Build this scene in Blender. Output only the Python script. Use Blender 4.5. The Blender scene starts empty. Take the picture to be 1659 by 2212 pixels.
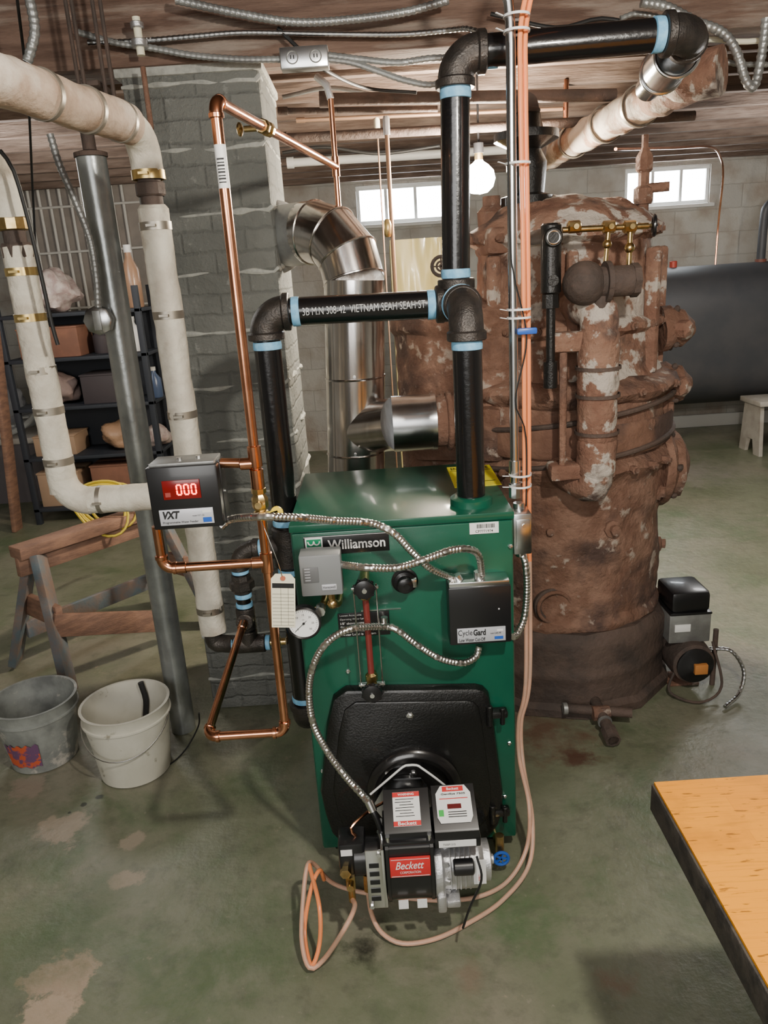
import bpy, bmesh, math, random
from mathutils import Vector, Matrix, noise as mnoise
random.seed(7)
V=Vector
# ---------------- camera calibration ----------------
FPX=1640.0; PITCH=math.radians(17.5); ROLL=math.radians(3.7)
CAM=V((0,0,1.63))
cp,sp=math.cos(PITCH),math.sin(PITCH)
F0=V((0,cp,-sp)); r0=V((1,0,0)); u0=V((0,sp,cp))
RR=r0*math.cos(ROLL)-u0*math.sin(ROLL); UU=r0*math.sin(ROLL)+u0*math.cos(ROLL)
def ray(px,py): return F0+RR*((px-829.5)/FPX)-UU*((py-1106)/FPX)
def PY(px,py,y):
    d=ray(px,py); return CAM+d*(y/d.y)
def PZ(px,py,z):
    d=ray(px,py); return CAM+d*((z-CAM.z)/d.z)
def path(l): return [PY(*p) for p in l]
sc=bpy.context.scene
cd=bpy.data.cameras.new('camera'); co=bpy.data.objects.new('camera',cd); sc.collection.objects.link(co)
cd.sensor_fit='VERTICAL'; cd.sensor_height=36; cd.sensor_width=27; cd.lens=FPX/2212*36; cd.clip_start=.02
m=Matrix((RR,UU,-F0)).transposed().to_4x4(); m.translation=CAM; co.matrix_world=m
sc.camera=co
# ---------------- materials ----------------
MATS={}
def mat(name,col,rough=.5,metal=0,col2=None,scale=8,lo=.4,hi=.6,col3=None,scale3=3,lo3=.5,hi3=.6,col4=None,scale4=5,lo4=.55,hi4=.6,bump=0,bscale=40,bdist=.01,emis=0,stretch=None,coat=0,trans=0,detail=6):
    if name in MATS: return MATS[name]
    M=bpy.data.materials.new(name); M.use_nodes=True; N=M.node_tree.nodes; L=M.node_tree.links
    b=N['Principled BSDF']; b.inputs['Base Color'].default_value=(*col,1); b.inputs['Roughness'].default_value=rough; b.inputs['Metallic'].default_value=metal
    if coat: b.inputs['Coat Weight'].default_value=coat; b.inputs['Coat Roughness'].default_value=.1
    if trans: b.inputs['Transmission Weight'].default_value=trans
    if emis: b.inputs['Emission Color'].default_value=(*col,1); b.inputs['Emission Strength'].default_value=emis
    tc=N.new('ShaderNodeTexCoord'); src=tc.outputs['Object']
    if stretch:
        mp=N.new('ShaderNodeMapping'); mp.inputs['Scale'].default_value=stretch; L.new(src,mp.inputs['Vector']); src=mp.outputs['Vector']
    def noise(s,w=0):
        n=N.new('ShaderNodeTexNoise'); n.inputs['Scale'].default_value=s; n.inputs['Detail'].default_value=detail; n.inputs['Roughness'].default_value=.6
        L.new(src,n.inputs['Vector']); return n.outputs['Fac']
    def mixc(f,a,c,lo,hi):
        mr=N.new('ShaderNodeMapRange'); mr.inputs['From Min'].default_value=lo; mr.inputs['From Max'].default_value=hi; L.new(f,mr.inputs['Value'])
        mx=N.new('ShaderNodeMix'); mx.data_type='RGBA'; L.new(mr.outputs['Result'],mx.inputs[0])
        if isinstance(a,tuple): mx.inputs[6].default_value=(*a,1)
        else: L.new(a,mx.inputs[6])
        mx.inputs[7].default_value=(*c,1); return mx.outputs[2]
    out=col
    if col2: out=mixc(noise(scale),col,col2,lo,hi)
    if col3: out=mixc(noise(scale3),out,col3,lo3,hi3)
    if col4: out=mixc(noise(scale4),out,col4,lo4,hi4)
    if not isinstance(out,tuple): L.new(out,b.inputs['Base Color'])
    if bump:
        bp=N.new('ShaderNodeBump'); bp.inputs['Strength'].default_value=bump; bp.inputs['Distance'].default_value=bdist
        L.new(noise(bscale),bp.inputs['Height']); L.new(bp.outputs['Normal'],b.inputs['Normal'])
    MATS[name]=M; return M
def brickmat(name,c1,c2,mortar,bw,bh,ms,rough=.85,bump=.6,dirt=None,wobble=.02,pale=None):
    M=bpy.data.materials.new(name); M.use_nodes=True; N=M.node_tree.nodes; L=M.node_tree.links; b=N['Principled BSDF']; b.inputs['Roughness'].default_value=rough
    tc=N.new('ShaderNodeTexCoord'); sx=N.new('ShaderNodeSeparateXYZ'); L.new(tc.outputs['Object'],sx.inputs[0])
    ad=N.new('ShaderNodeMath'); L.new(sx.outputs[0],ad.inputs[0]); L.new(sx.outputs[1],ad.inputs[1])
    nz=N.new('ShaderNodeTexNoise'); nz.inputs['Scale'].default_value=14; nz.inputs['Detail'].default_value=5; L.new(tc.outputs['Object'],nz.inputs['Vector'])
    wob=N.new('ShaderNodeMath'); wob.operation='MULTIPLY_ADD'; L.new(nz.outputs['Fac'],wob.inputs[0]); wob.inputs[1].default_value=wobble; L.new(sx.outputs[2],wob.inputs[2])
    cb=N.new('ShaderNodeCombineXYZ'); L.new(ad.outputs[0],cb.inputs[0]); L.new(wob.outputs[0],cb.inputs[1])
    t=N.new('ShaderNodeTexBrick'); t.inputs['Scale'].default_value=1; t.inputs['Brick Width'].default_value=bw; t.inputs['Row Height'].default_value=bh; t.inputs['Mortar Size'].default_value=ms
    t.inputs['Mortar Smooth'].default_value=1
    t.inputs['Color1'].default_value=(*c1,1); t.inputs['Color2'].default_value=(*c2,1); t.inputs['Mortar'].default_value=(*mortar,1); L.new(cb.outputs[0],t.inputs['Vector'])
    out=t.outputs['Color']
    n2=N.new('ShaderNodeTexNoise'); n2.inputs['Scale'].default_value=4; n2.inputs['Detail'].default_value=10; L.new(tc.outputs['Object'],n2.inputs['Vector'])
    n3=N.new('ShaderNodeTexNoise'); n3.inputs['Scale'].default_value=25; n3.inputs['Detail'].default_value=10; n3.inputs['Roughness'].default_value=.68; L.new(tc.outputs['Object'],n3.inputs['Vector'])
    def ov(out,src,lo,hi,col):
        mr=N.new('ShaderNodeMapRange'); mr.inputs['From Min'].default_value=lo; mr.inputs['From Max'].default_value=hi; L.new(src,mr.inputs['Value'])
        mx=N.new('ShaderNodeMix'); mx.data_type='RGBA'; L.new(mr.outputs[0],mx.inputs[0]); L.new(out,mx.inputs[6]); mx.inputs[7].default_value=(*col,1); return mx.outputs[2]
    if dirt: out=ov(out,n2.outputs['Fac'],.45,.7,dirt)
    if pale: out=ov(out,n3.outputs['Fac'],.6,.68,pale)
    L.new(out,b.inputs['Base Color'])
    s=N.new('ShaderNodeMath'); s.operation='MULTIPLY_ADD'; L.new(n3.outputs['Fac'],s.inputs[0]); s.inputs[1].default_value=1.8
    inv=N.new('ShaderNodeMath'); inv.operation='MULTIPLY'; inv.inputs[1].default_value=-.4; L.new(t.outputs['Fac'],inv.inputs[0]); L.new(inv.outputs[0],s.inputs[2])
    bp=N.new('ShaderNodeBump'); bp.inputs['Strength'].default_value=bump; bp.inputs['Distance'].default_value=.014; L.new(s.outputs[0],bp.inputs['Height']); L.new(bp.outputs['Normal'],b.inputs['Normal'])
    MATS[name]=M; return M
GREEN=mat('green_enamel',(.004,.07,.04),.33,0,col2=(.005,.088,.05),scale=3,bump=.06,bscale=300,coat=.3)
BLACKP=mat('black_pipe',(.008,.008,.009),.25,.3,bump=.12,bscale=60,coat=.5)
IRON=mat('black_iron_fitting',(.08,.07,.063),.36,.7,col2=(.052,.047,.044),scale=30,bump=.3,bscale=200)
TAPE=mat('blue_thread_sealant',(.15,.4,.64),.6,0,col2=(.25,.54,.78),scale=60)
BLK=mat('black_plastic',(.008,.008,.009),.35,0,coat=.2)
BLKC=mat('black_cast_iron',(.008,.008,.008),.33,.2,bump=.3,bscale=160,coat=.3)
COPPER=mat('copper',(.76,.36,.21),.22,1,col2=(.58,.26,.15),scale=14)
BRASS=mat('brass',(.64,.48,.23),.3,1,col2=(.5,.35,.14),scale=40)
GALV=mat('galvanized_steel',(.64,.65,.66),.25,1,col2=(.45,.46,.47),scale=6)
GALVD=mat('dull_galvanized',(.36,.37,.36),.42,.6,col2=(.26,.26,.255),scale=9,bump=.1)
STEEL=mat('bright_steel',(.75,.75,.75),.25,1)
ALU=mat('cast_aluminium',(.65,.65,.66),.4,.9,bump=.2,bscale=150)
GREY=mat('grey_paint',(.19,.2,.205),.45)
WHITE=mat('white_label',(.8,.8,.78),.5)
CREAM=mat('manila_card',(.8,.76,.58),.6)
YEL=mat('yellow_label',(.85,.76,.02),.5)
RED=mat('red_label',(.6,.03,.03),.4)
REDG=mat('red_glow',(1,.06,.03),.4,emis=9)
DRED=mat('dark_red_display',(.12,.004,.004),.2,emis=.5)
BLUE=mat('blue_handle',(.02,.1,.45),.35)
SILV=mat('silver_label',(.55,.56,.6),.4,.3)
INK=mat('black_ink',(.01,.01,.01),.6)
ORANGE=mat('orange_tubing',(.9,.28,.1),.35,0,coat=.3)
PINK=mat('tan_tubing',(.62,.35,.24),.45,0,col2=(.5,.32,.23),scale=20)
INSUL=mat('white_pipe_insulation',(.66,.62,.52),.85,0,col2=(.54,.49,.41),scale=12,col3=(.34,.27,.2),scale3=7,lo3=.56,hi3=.74,bump=.7,bscale=30)
INSULD=mat('dusty_pipe_insulation',(.5,.39,.3),.9,0,col2=(.34,.24,.17),scale=8,col3=(.62,.55,.47),scale3=5,lo3=.5,hi3=.64,bump=.8,bscale=26)
RUST=mat('rusty_iron',(.185,.095,.062),.85,.05,col2=(.28,.16,.11),scale=9,lo=.42,hi=.6,col3=(.085,.05,.04),scale3=5,lo3=.48,hi3=.64,col4=(.42,.34,.28),scale4=12,lo4=.59,hi4=.65,bump=1,bscale=24,bdist=.018,detail=12)
RUSTW=mat('rusty_flaking_paint',(.2,.1,.066),.88,0,col2=(.3,.175,.12),scale=7,lo=.42,hi=.6,col3=(.52,.46,.4),scale3=8,lo3=.53,hi3=.565,col4=(.085,.055,.045),scale4=6,lo4=.55,hi4=.65,bump=1,bscale=22,bdist=.018,detail=12)
RUSTD=mat('dark_soot_iron',(.06,.045,.038),.78,.1,col2=(.11,.075,.06),scale=6,bump=.7,bscale=40,detail=10)
REDB=mat('red_brown_pipe',(.19,.06,.04),.6,.1,col2=(.12,.05,.035),scale=9)
BEAM=mat('old_reddish_timber',(.19,.12,.09),.85,0,col2=(.11,.065,.048),scale=5,col3=(.36,.3,.25),scale3=4,lo3=.5,hi3=.75,bump=.9,bscale=20,stretch=(.6,4,6))
BEAMD=mat('dark_joist_timber',(.12,.08,.06),.88,0,col2=(.21,.155,.125),scale=5,col3=(.06,.04,.03),scale3=3,lo3=.5,hi3=.7,bump=.8,bscale=20,stretch=(.6,4,6))
SUB=mat('subfloor_boards',(.05,.032,.024),.9,0,col2=(.085,.058,.044),scale=5,bump=.4,stretch=(4,.6,4))
WOOD=mat('sawhorse_wood',(.29,.16,.105),.75,0,col2=(.18,.1,.07),scale=8,stretch=(1,1,4),bump=.3)
WOODB=mat('blue_painted_wood',(.12,.155,.175),.75,0,col2=(.22,.15,.115),scale=8,bump=.3)
DUCT=mat('flue_steel',(.72,.69,.66),.19,1,col2=(.48,.44,.41),scale=1.5,col3=(.78,.77,.76),scale3=3,stretch=(3,3,.4),bump=.06,bscale=6)
MORT=mat('pale_mortar',(.4,.4,.36),.9,0,col2=(.25,.255,.235),scale=20,bump=.6)
# ---------------- mesh builder ----------------
WL={}
def frame(ax):
    ax=V(ax).normalized(); t=V((0,0,1)) if abs(ax.z)<.9 else V((1,0,0))
    x=ax.cross(t).normalized(); y=ax.cross(x).normalized(); return x,y,ax
def catmull(pts,step=.01,closed=False):
    pts=[V(p) for p in pts]; n=len(pts); out=[]
    for i in range(n-1 if not closed else n):
        if closed: a,b,c,d=[pts[(i+k-1)%n] for k in range(4)]
        else:
            b,c=pts[i],pts[i+1]; a=pts[i-1] if i>0 else b*2-c; d=pts[i+2] if i+2<n else c*2-b
        k=max(2,int((c-b).length/step))
        for j in range(k):
            t=j/k; out.append(.5*((2*b)+(c-a)*t+(2*a-5*b+4*c-d)*t*t+(3*b-a-3*c+d)*t**3))
    if not closed: out.append(pts[-1])
    return out
def fine(pr,s=.025):
    out=[pr[0]]
    for a,b in zip(pr,pr[1:]):
        k=max(1,int(math.hypot(b[0]-a[0],b[1]-a[1])/s))
        for j in range(1,k+1): out.append((a[0]+(b[0]-a[0])*j/k,a[1]+(b[1]-a[1])*j/k))
    return out
TXT={}
def textgeo(s,off):
    k=(s,off)
    if k in TXT: return TXT[k]
    c=bpy.data.curves.new('t','FONT'); c.body=s; c.size=1; c.offset=off; c.resolution_u=3; c.align_x='LEFT'
    o=bpy.data.objects.new('t',c); sc.collection.objects.link(o)
    bpy.context.view_layer.update()
    me=bpy.data.meshes.new_from_object(o.evaluated_get(bpy.context.evaluated_depsgraph_get()))
    vs=[(v.co.x,v.co.y) for v in me.vertices]; fs=[tuple(p.vertices) for p in me.polygons]
    bpy.data.objects.remove(o); bpy.data.meshes.remove(me); bpy.data.curves.remove(c)
    TXT[k]=(vs,fs); return TXT[k]
class MB:
    def __init__(s): s.v=[];s.f=[];s.m=[];s.mats=[]
    def add(s,vs,fs,mt):
        if mt not in s.mats: s.mats.append(mt)
        k=s.mats.index(mt); o=len(s.v); s.v+=[V(v) for v in vs]; s.f+=[tuple(i+o for i in f) for f in fs]; s.m+=[k]*len(fs); return s
    def box(s,c,sz,mt,bev=0,rot=None,seg=2):
        bm=bmesh.new(); bmesh.ops.create_cube(bm,size=1); bmesh.ops.scale(bm,vec=V(sz),verts=bm.verts)
        if bev: bmesh.ops.bevel(bm,geom=bm.edges[:]+bm.verts[:],offset=bev,segments=seg,profile=.5,affect='EDGES')
        bm.verts.index_update(); R=rot if rot else Matrix.Identity(3)
        vs=[V(c)+R@v.co for v in bm.verts]; fs=[[v.index for v in f.verts] for f in bm.faces]; bm.free(); return s.add(vs,fs,mt)
    def bb(s,x0,x1,y0,y1,z0,z1,mt,bev=0): return s.box(((x0+x1)/2,(y0+y1)/2,(z0+z1)/2),(abs(x1-x0),abs(y1-y0),abs(z1-z0)),mt,bev)
    def beam(s,p0,p1,w,h,mt,bev=0):
        p0,p1=V(p0),V(p1); x,y,z=frame(p1-p0); R=Matrix((x,y,z)).transposed(); return s.box((p0+p1)/2,(w,h,(p1-p0).length),mt,bev,R)
    def lathe(s,o,ax,prof,mt,n=28,sx=1,sy=1,cap=True):
        x,y,z=frame(ax); o=V(o); vs=[];fs=[]
        for (r,h) in prof:
            for i in range(n):
                a=2*math.pi*i/n; vs.append(o+z*h+x*(r*sx*math.cos(a))+y*(r*sy*math.sin(a)))
        for j in range(len(prof)-1):
            for i in range(n):
                k=(i+1)%n; fs.append((j*n+i,j*n+k,(j+1)*n+k,(j+1)*n+i))
        if cap:
            if prof[0][0]>0: fs.append(tuple(reversed(range(n))))
            if prof[-1][0]>0: fs.append(tuple((len(prof)-1)*n+i for i in range(n)))
        return s.add(vs,fs,mt)
    def cyl(s,p0,p1,r,mt,r1=None,n=24,ch=0,cap=True):
        p0,p1=V(p0),V(p1); l=(p1-p0).length; r1=r if r1 is None else r1
        pr=[(r,0),(r1,l)] if not ch else [(r-ch,0),(r,ch),(r1,l-ch),(r1-ch,l)]
        return s.lathe(p0,p1-p0,pr,mt,n,cap=cap)
    def hollow(s,p0,p1,r,t,mt,n=28):
        l=(V(p1)-V(p0)).length; return s.lathe(p0,V(p1)-V(p0),[(r-t,0),(r,0),(r,l),(r-t,l),(r-t,0)],mt,n,cap=False)
    def tube(s,pts,r,mt,n=12,radii=None,closed=False):
        pts=[V(p) for p in pts]; N=len(pts); vs=[];fs=[]; 
        T=[]
        for i in range(N):
            a=pts[i-1] if (i>0 or closed) else pts[i]; b=pts[(i+1)%N] if (i<N-1 or closed) else pts[i]
            t=(b-a); T.append(t.normalized() if t.length>1e-9 else V((0,0,1)))
        x,_,_=frame(T[0])
        for i in range(N):
            x=(x-T[i]*x.dot(T[i])).normalized(); y=T[i].cross(x); rr=radii[i] if radii else r
            for k in range(n):
                a=2*math.pi*k/n; vs.append(pts[i]+x*(rr*math.cos(a))+y*(rr*math.sin(a)))
        for j in range(N-1 if not closed else N):
            j2=(j+1)%N
            for i in range(n):
                k=(i+1)%n; fs.append((j*n+i,j*n+k,j2*n+k,j2*n+i))
        if not closed: fs.append(tuple(reversed(range(n)))); fs.append(tuple((N-1)*n+i for i in range(n)))
        return s.add(vs,fs,mt)
    def flex(s,pts,r,mt,n=10,pitch=.0075):
        d=catmull(pts,.002); out=[d[0]]; acc=0; st=pitch/4
        for a,b in zip(d,d[1:]):
            acc+=(b-a).length
            if acc>=st: out.append(b); acc=0
        rad=[r*(1,.93,.84,.93)[i%4] for i in range(len(out))]
        return s.tube(out,r,mt,n,rad)
    def sph(s,c,r,mt,sc=(1,1,1),n=20,rot=None):
        vs=[];fs=[];h=n//2; R=rot if rot else Matrix.Identity(3)
        for j in range(h+1):
            t=math.pi*j/h
            for i in range(n):
                a=2*math.pi*i/n; vs.append(V(c)+R@V((r*sc[0]*math.sin(t)*math.cos(a),r*sc[1]*math.sin(t)*math.sin(a),-r*sc[2]*math.cos(t))))
        for j in range(h):
            for i in range(n): k=(i+1)%n; fs.append((j*n+i,j*n+k,(j+1)*n+k,(j+1)*n+i))
        return s.add(vs,fs,mt)
    def ring(s,c,ax,R,r,mt,n=32,k=10):
        x,y,z=frame(ax); c=V(c); return s.tube([c+x*(R*math.cos(2*math.pi*i/n))+y*(R*math.sin(2*math.pi*i/n)) for i in range(n)],r,mt,k,closed=True)
    def prism(s,poly,o,xa,ya,na,d,mt,bev=0):
        o,xa,ya,na=V(o),V(xa),V(ya),V(na); n=len(poly); c=V((sum(p[0] for p in poly)/n,sum(p[1] for p in poly)/n)); vs=[]
        def lay(k,h): 
            for p in poly:
                q=c+(V(p[:2])-c)*k; vs.append(o+xa*q.x+ya*q.y+na*h)
        ext=max((V(p[:2])-c).length for p in poly); L=[(1,0),(1,d-bev),(1-bev*.35/ext,d-bev*.3),(1-bev/ext,d)] if bev else [(1,0),(1,d)]
        for k,h in L: lay(k,h)
        fs=[tuple(reversed(range(n)))]
        for j in range(len(L)-1):
            for i in range(n): k=(i+1)%n; fs.append((j*n+i,j*n+k,(j+1)*n+k,(j+1)*n+i))
        fs.append(tuple((len(L)-1)*n+i for i in range(n))); return s.add(vs,fs,mt)
    def rough(s,amp,scale):
        for i,v in enumerate(s.v): s.v[i]=v+mnoise.noise_vector(v*scale)*amp+mnoise.noise_vector(v*scale*3.1)*amp*.4
        return s
    def text(s,t,c,h,mt,w=None,xa=(1,0,0),ya=(0,0,1),off=0,align='C',shear=0):
        vs,fs=textgeo(t,off); xa,ya=V(xa),V(ya); x0=min(v[0] for v in vs);x1=max(v[0] for v in vs); y0=min(v[1] for v in vs);y1=max(v[1] for v in vs)
        ky=h/(y1-y0); kx=(w/(x1-x0)) if w else ky; c=V(c)
        ox=(x0+x1)/2 if align=='C' else x0
        return s.add([c+xa*((v[0]-ox)*kx+shear*(v[1]-(y0+y1)/2)*ky)+ya*((v[1]-(y0+y1)/2)*ky) for v in vs],fs,mt)
    def obj(s,name,parent=None,label=None,cat=None,group=None,kind=None,origin=None,ang=35,smooth=True):
        if origin is None:
            xs=[v.x for v in s.v];ys=[v.y for v in s.v];zs=[v.z for v in s.v]; origin=V(((min(xs)+max(xs))/2,(min(ys)+max(ys))/2,min(zs)))
        origin=V(origin); me=bpy.data.meshes.new(name); me.from_pydata([v-origin for v in s.v],[],s.f)
        for mt in s.mats: me.materials.append(mt)
        for p,k in zip(me.polygons,s.m): p.material_index=k; p.use_smooth=smooth
        bm=bmesh.new(); bm.from_mesh(me); bmesh.ops.recalc_face_normals(bm,faces=bm.faces); bm.to_mesh(me); bm.free()
        me.update()
        if smooth: me.set_sharp_from_angle(angle=math.radians(ang))
        o=bpy.data.objects.new(name,me); sc.collection.objects.link(o); WL[o.name]=origin
        if parent: o.parent=parent; o.location=origin-WL[parent.name]
        else: o.location=origin
        if label: o['label']=label
        if cat: o['category']=cat
        if group: o['group']=group
        if kind: o['kind']=kind
        return o
def E(name,label,cat,loc,group=None):
    o=bpy.data.objects.new(name,None); o.empty_display_size=.1; sc.collection.objects.link(o); o.location=V(loc); WL[o.name]=V(loc); o['label']=label; o['category']=cat
    if group:o['group']=group
    return o
def rect(x0,y0,x1,y1,yd):
    xm,ym=(x0+x1)/2,(y0+y1)/2
    c=PY(xm,ym,yd); w=PY(x1,ym,yd).x-PY(x0,ym,yd).x; h=PY(xm,y0,yd).z-PY(xm,y1,yd).z; return c,w,h
def elbow(par,p,d1,d2,r,R,mt,name='pipe_elbow',fit=True):
    p,d1,d2=V(p),V(d1).normalized(),V(d2).normalized(); mb=MB(); a,b=p+d1*R,p+d2*R; k=.55
    pts=[]
    for i in range(13):
        t=i/12; c1=a-d1*R*k; c2=b-d2*R*k
        pts.append(a*(1-t)**3+c1*3*t*(1-t)**2+c2*3*t*t*(1-t)+b*t**3)
    q=1.17 if fit else 1.0
    mb.tube(pts,r*q,mt,24)
    if fit:
        for e,d in((a,d1),(b,d2)): mb.lathe(e-d*R*.12,d,[(r*1.2,0),(r*1.34,r*.12),(r*1.34,R*.34),(r*1.26,R*.38),(r*1.02,R*.38)],mt,28)
    mb.obj(name,par)
def pipe(par,a,b,r,mt,name='pipe',label=None,n=28): return MB().cyl(a,b,r,mt,n=n).obj(name,par,label)
def tape(par,p,d,r,l=.018):
    p=V(p);d=V(d).normalized(); return MB().lathe(p-d*l/2,d,[(r*.98,0),(r*1.045,.001),(r*1.06,l*.5),(r*1.03,l-.001),(r*.98,l)],TAPE,28).obj('blue_thread_sealant',par,'pale blue thread sealant ring')
X,Y,Z=V((1,0,0)),V((0,1,0)),V((0,0,1))
# ---------------- room ----------------
XL,XR,YN,YB,ZC=-4.2,4.4,-2.2,7.3,2.64
def floormat():
    M=bpy.data.materials.new('worn_green_concrete'); M.use_nodes=True; N=M.node_tree.nodes; L=M.node_tree.links; b=N['Principled BSDF']
    tc=N.new('ShaderNodeTexCoord')
    def nz(s,d=8,r=.6,dist=0):
        n=N.new('ShaderNodeTexNoise'); n.inputs['Scale'].default_value=s; n.inputs['Detail'].default_value=d; n.inputs['Roughness'].default_value=r; n.inputs['Distortion'].default_value=dist; L.new(tc.outputs['Object'],n.inputs['Vector']); return n.outputs['Fac']
    def mx(f,a,c,lo,hi,amt=1):
        mr=N.new('ShaderNodeMapRange'); mr.inputs['From Min'].default_value=lo; mr.inputs['From Max'].default_value=hi; mr.inputs['To Max'].default_value=amt; L.new(f,mr.inputs['Value'])
        m=N.new('ShaderNodeMix'); m.data_type='RGBA'; L.new(mr.outputs[0],m.inputs[0])
        if isinstance(a,tuple): m.inputs[6].default_value=(*a,1)
        else: L.new(a,m.inputs[6])
        m.inputs[7].default_value=(*c,1); return m.outputs[2]
    c=mx(nz(2.2),(.145,.158,.1),(.195,.205,.14),.38,.62)
    c=mx(nz(1.1,8),c,(.22,.195,.15),.48,.64,.75)
    c=mx(nz(1.7,9,.7,.4),c,(.085,.13,.06),.52,.66,.75)
    c=mx(nz(14,10,.7),c,(.08,.084,.058),.5,.78,.8)
    c=mx(nz(4.2,10,.7,.2),c,(.33,.275,.2),.64,.67,.6)
    c=mx(nz(3.1,10,.6,.6),c,(.05,.052,.036),.64,.72,.7)
    c=mx(nz(40,6,.6),c,(.26,.24,.185),.65,.7,.6)
    nf=nz(11,10,.7)
    def blob(c,px,py,r,col,amt=.85,soft=.35):
        p=PZ(px,py,0)
        d=N.new('ShaderNodeVectorMath'); d.operation='DISTANCE'; L.new(tc.outputs['Object'],d.inputs[0]); d.inputs[1].default_value=(p.x,p.y,0)
        s=N.new('ShaderNodeMath'); s.operation='MULTIPLY_ADD'; L.new(nf,s.inputs[0]); s.inputs[1].default_value=r*3.6; L.new(d.outputs['Value'],s.inputs[2])
        return mx(s.outputs[0],c,col,r*2.75,r*(2.75-soft),amt)
    for a in((130,1790,.09,(.33,.27,.2)),(275,1900,.05,(.33,.27,.2)),(135,2125,.1,(.4,.3,.215),.9,.25),(100,2185,.08,(.44,.34,.245),.9,.25),(290,1815,.04,(.31,.26,.2)),(60,1700,.08,(.26,.22,.17)),
      (1130,1990,.15,(.06,.13,.045),.65,1.1),(1290,1900,.08,(.07,.13,.05),.6,1),(540,2030,.2,(.07,.115,.045),.65,1.2),(100,2020,.24,(.075,.125,.05),.65,1.2),(560,1700,.16,(.075,.11,.05),.65,1.2),(900,2140,.22,(.085,.12,.055),.6,1.2),(400,2150,.2,(.08,.12,.05),.6,1.2),
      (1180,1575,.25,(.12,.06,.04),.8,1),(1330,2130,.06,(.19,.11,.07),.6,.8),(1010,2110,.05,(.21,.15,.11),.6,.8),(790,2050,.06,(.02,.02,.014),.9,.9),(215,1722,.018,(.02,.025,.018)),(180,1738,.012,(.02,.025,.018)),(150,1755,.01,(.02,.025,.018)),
      (1250,1640,.07,(.08,.035,.025),.8,.9),(1500,1020,.5,(.26,.235,.21),.7,1)): c=blob(c,*a)
    L.new(c,b.inputs['Base Color']); 
    rr=N.new('ShaderNodeMapRange'); rr.inputs['To Min'].default_value=.22; rr.inputs['To Max'].default_value=.55; L.new(nz(5),rr.inputs['Value']); L.new(rr.outputs[0],b.inputs['Roughness'])
    bp=N.new('ShaderNodeBump'); bp.inputs['Strength'].default_value=.35; bp.inputs['Distance'].default_value=.01; L.new(nz(25),bp.inputs['Height']); L.new(bp.outputs['Normal'],b.inputs['Normal'])
    return M
FLOOR=floormat()
MB().bb(XL,XR,YN,YB,-.1,0,FLOOR).obj('floor',kind='structure',origin=(0,0,0),label='worn green painted concrete floor with bare patches')
MB().bb(XL,XR,YN,YB,ZC,ZC+.1,SUB).obj('ceiling',kind='structure',label='dark timber board subfloor above joists')
BLOCK=brickmat('painted_block',(.5,.49,.45),(.44,.43,.4),(.37,.36,.33),.4,.2,.008,dirt=(.33,.28,.23))
MB().bb(XL-.1,XL,YN,YB,0,ZC,BLOCK).obj('wall_left',kind='structure')
MB().bb(XR,XR+.1,YN,YB,0,ZC,BLOCK).obj('wall_right',kind='structure')
MB().bb(XL,XR,YN-.1,YN,0,ZC,BLOCK).obj('wall_front',kind='structure')
w1,w1w,w1h=rect(770,398,962,482,YB); w2,w2w,w2h=rect(1350,360,1534,443,YB)
wz0=min(w1.z-w1h/2,w2.z-w2h/2); wz1=max(w1.z+w1h/2,w2.z+w2h/2)
mb=MB(); yb=YB+.25
a0,a1,b0,b1=w1.x-w1w/2,w1.x+w1w/2,w2.x-w2w/2,w2.x+w2w/2
for s in((XL,XR,0,wz0),(XL,XR,wz1,ZC),(XL,a0,wz0,wz1),(a1,b0,wz0,wz1),(b1,XR,wz0,wz1)): mb.bb(s[0],s[1],YB,yb,s[2],s[3],BLOCK)
mb.obj('wall_back',kind='structure',origin=(0,YB,0),label='off-white painted concrete block wall')
WFR=mat('white_window_frame',(.7,.7,.68),.5)
PANE=mat('bright_daylight_glass',(.9,.96,1),.2,emis=22)
for i,(xa,xb) in enumerate(((a0,a1),(b0,b1))):
    mb=MB(); t=.035; yw=YB+.05
    mb.bb(xa,xb,yw-.03,yw+.03,wz0,wz0+t,WFR,.004).bb(xa,xb,yw-.03,yw+.03,wz1-t,wz1,WFR,.004)
    for k in range(4):
        x=xa+(xb-xa)*k/3; x=min(max(x,xa+t/2),xb-t/2); mb.bb(x-t*.4,x+t*.4,yw-.03,yw+.03,wz0+t*.9,wz1-t*.9,WFR,.004)
    mb.bb(xa+.01,xb-.01,yw-.003,yw+.003,wz0+.01,wz1-.01,PANE)
    mb.bb(xa-.03,xb+.03,YB-.05,YB,wz0-.03,wz0,WFR,.004)
    mb.obj('window_%d'%(i+1),kind='structure',label='three-pane white basement window glowing with daylight')
MB().bb(1.6,XR,YB-.03,YB,0,.12,WFR,.005).obj('baseboard_back',kind='structure')
# joists & girder
MB().bb(XL,XR,2.66,2.86,2.28,2.5,BEAM,.006).obj('timber_girder',label='large reddish rough-sawn timber girder under the joists',cat='beam')
first=None
for i in range(11):
    y=3.1+i*.41
    if first is None:
        first=MB().bb(XL,XR,y-.025,y+.025,2.4,ZC,BEAMD,.003).obj('ceiling_joist',label='dusty rough-sawn timber ceiling joist',cat='joist',group='joists under the ceiling')
    else:
        o=first.copy(); o.location.y+=.41*i; sc.collection.objects.link(o)
for xx in(-1.35,-1.12):
    MB().bb(xx-.03,xx+.03,2.56,2.655,2.2,2.62,BEAM,.004).obj('timber_hanger',label='short vertical timber board on the girder face',cat='board',group='timber boards on the girder')
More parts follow.
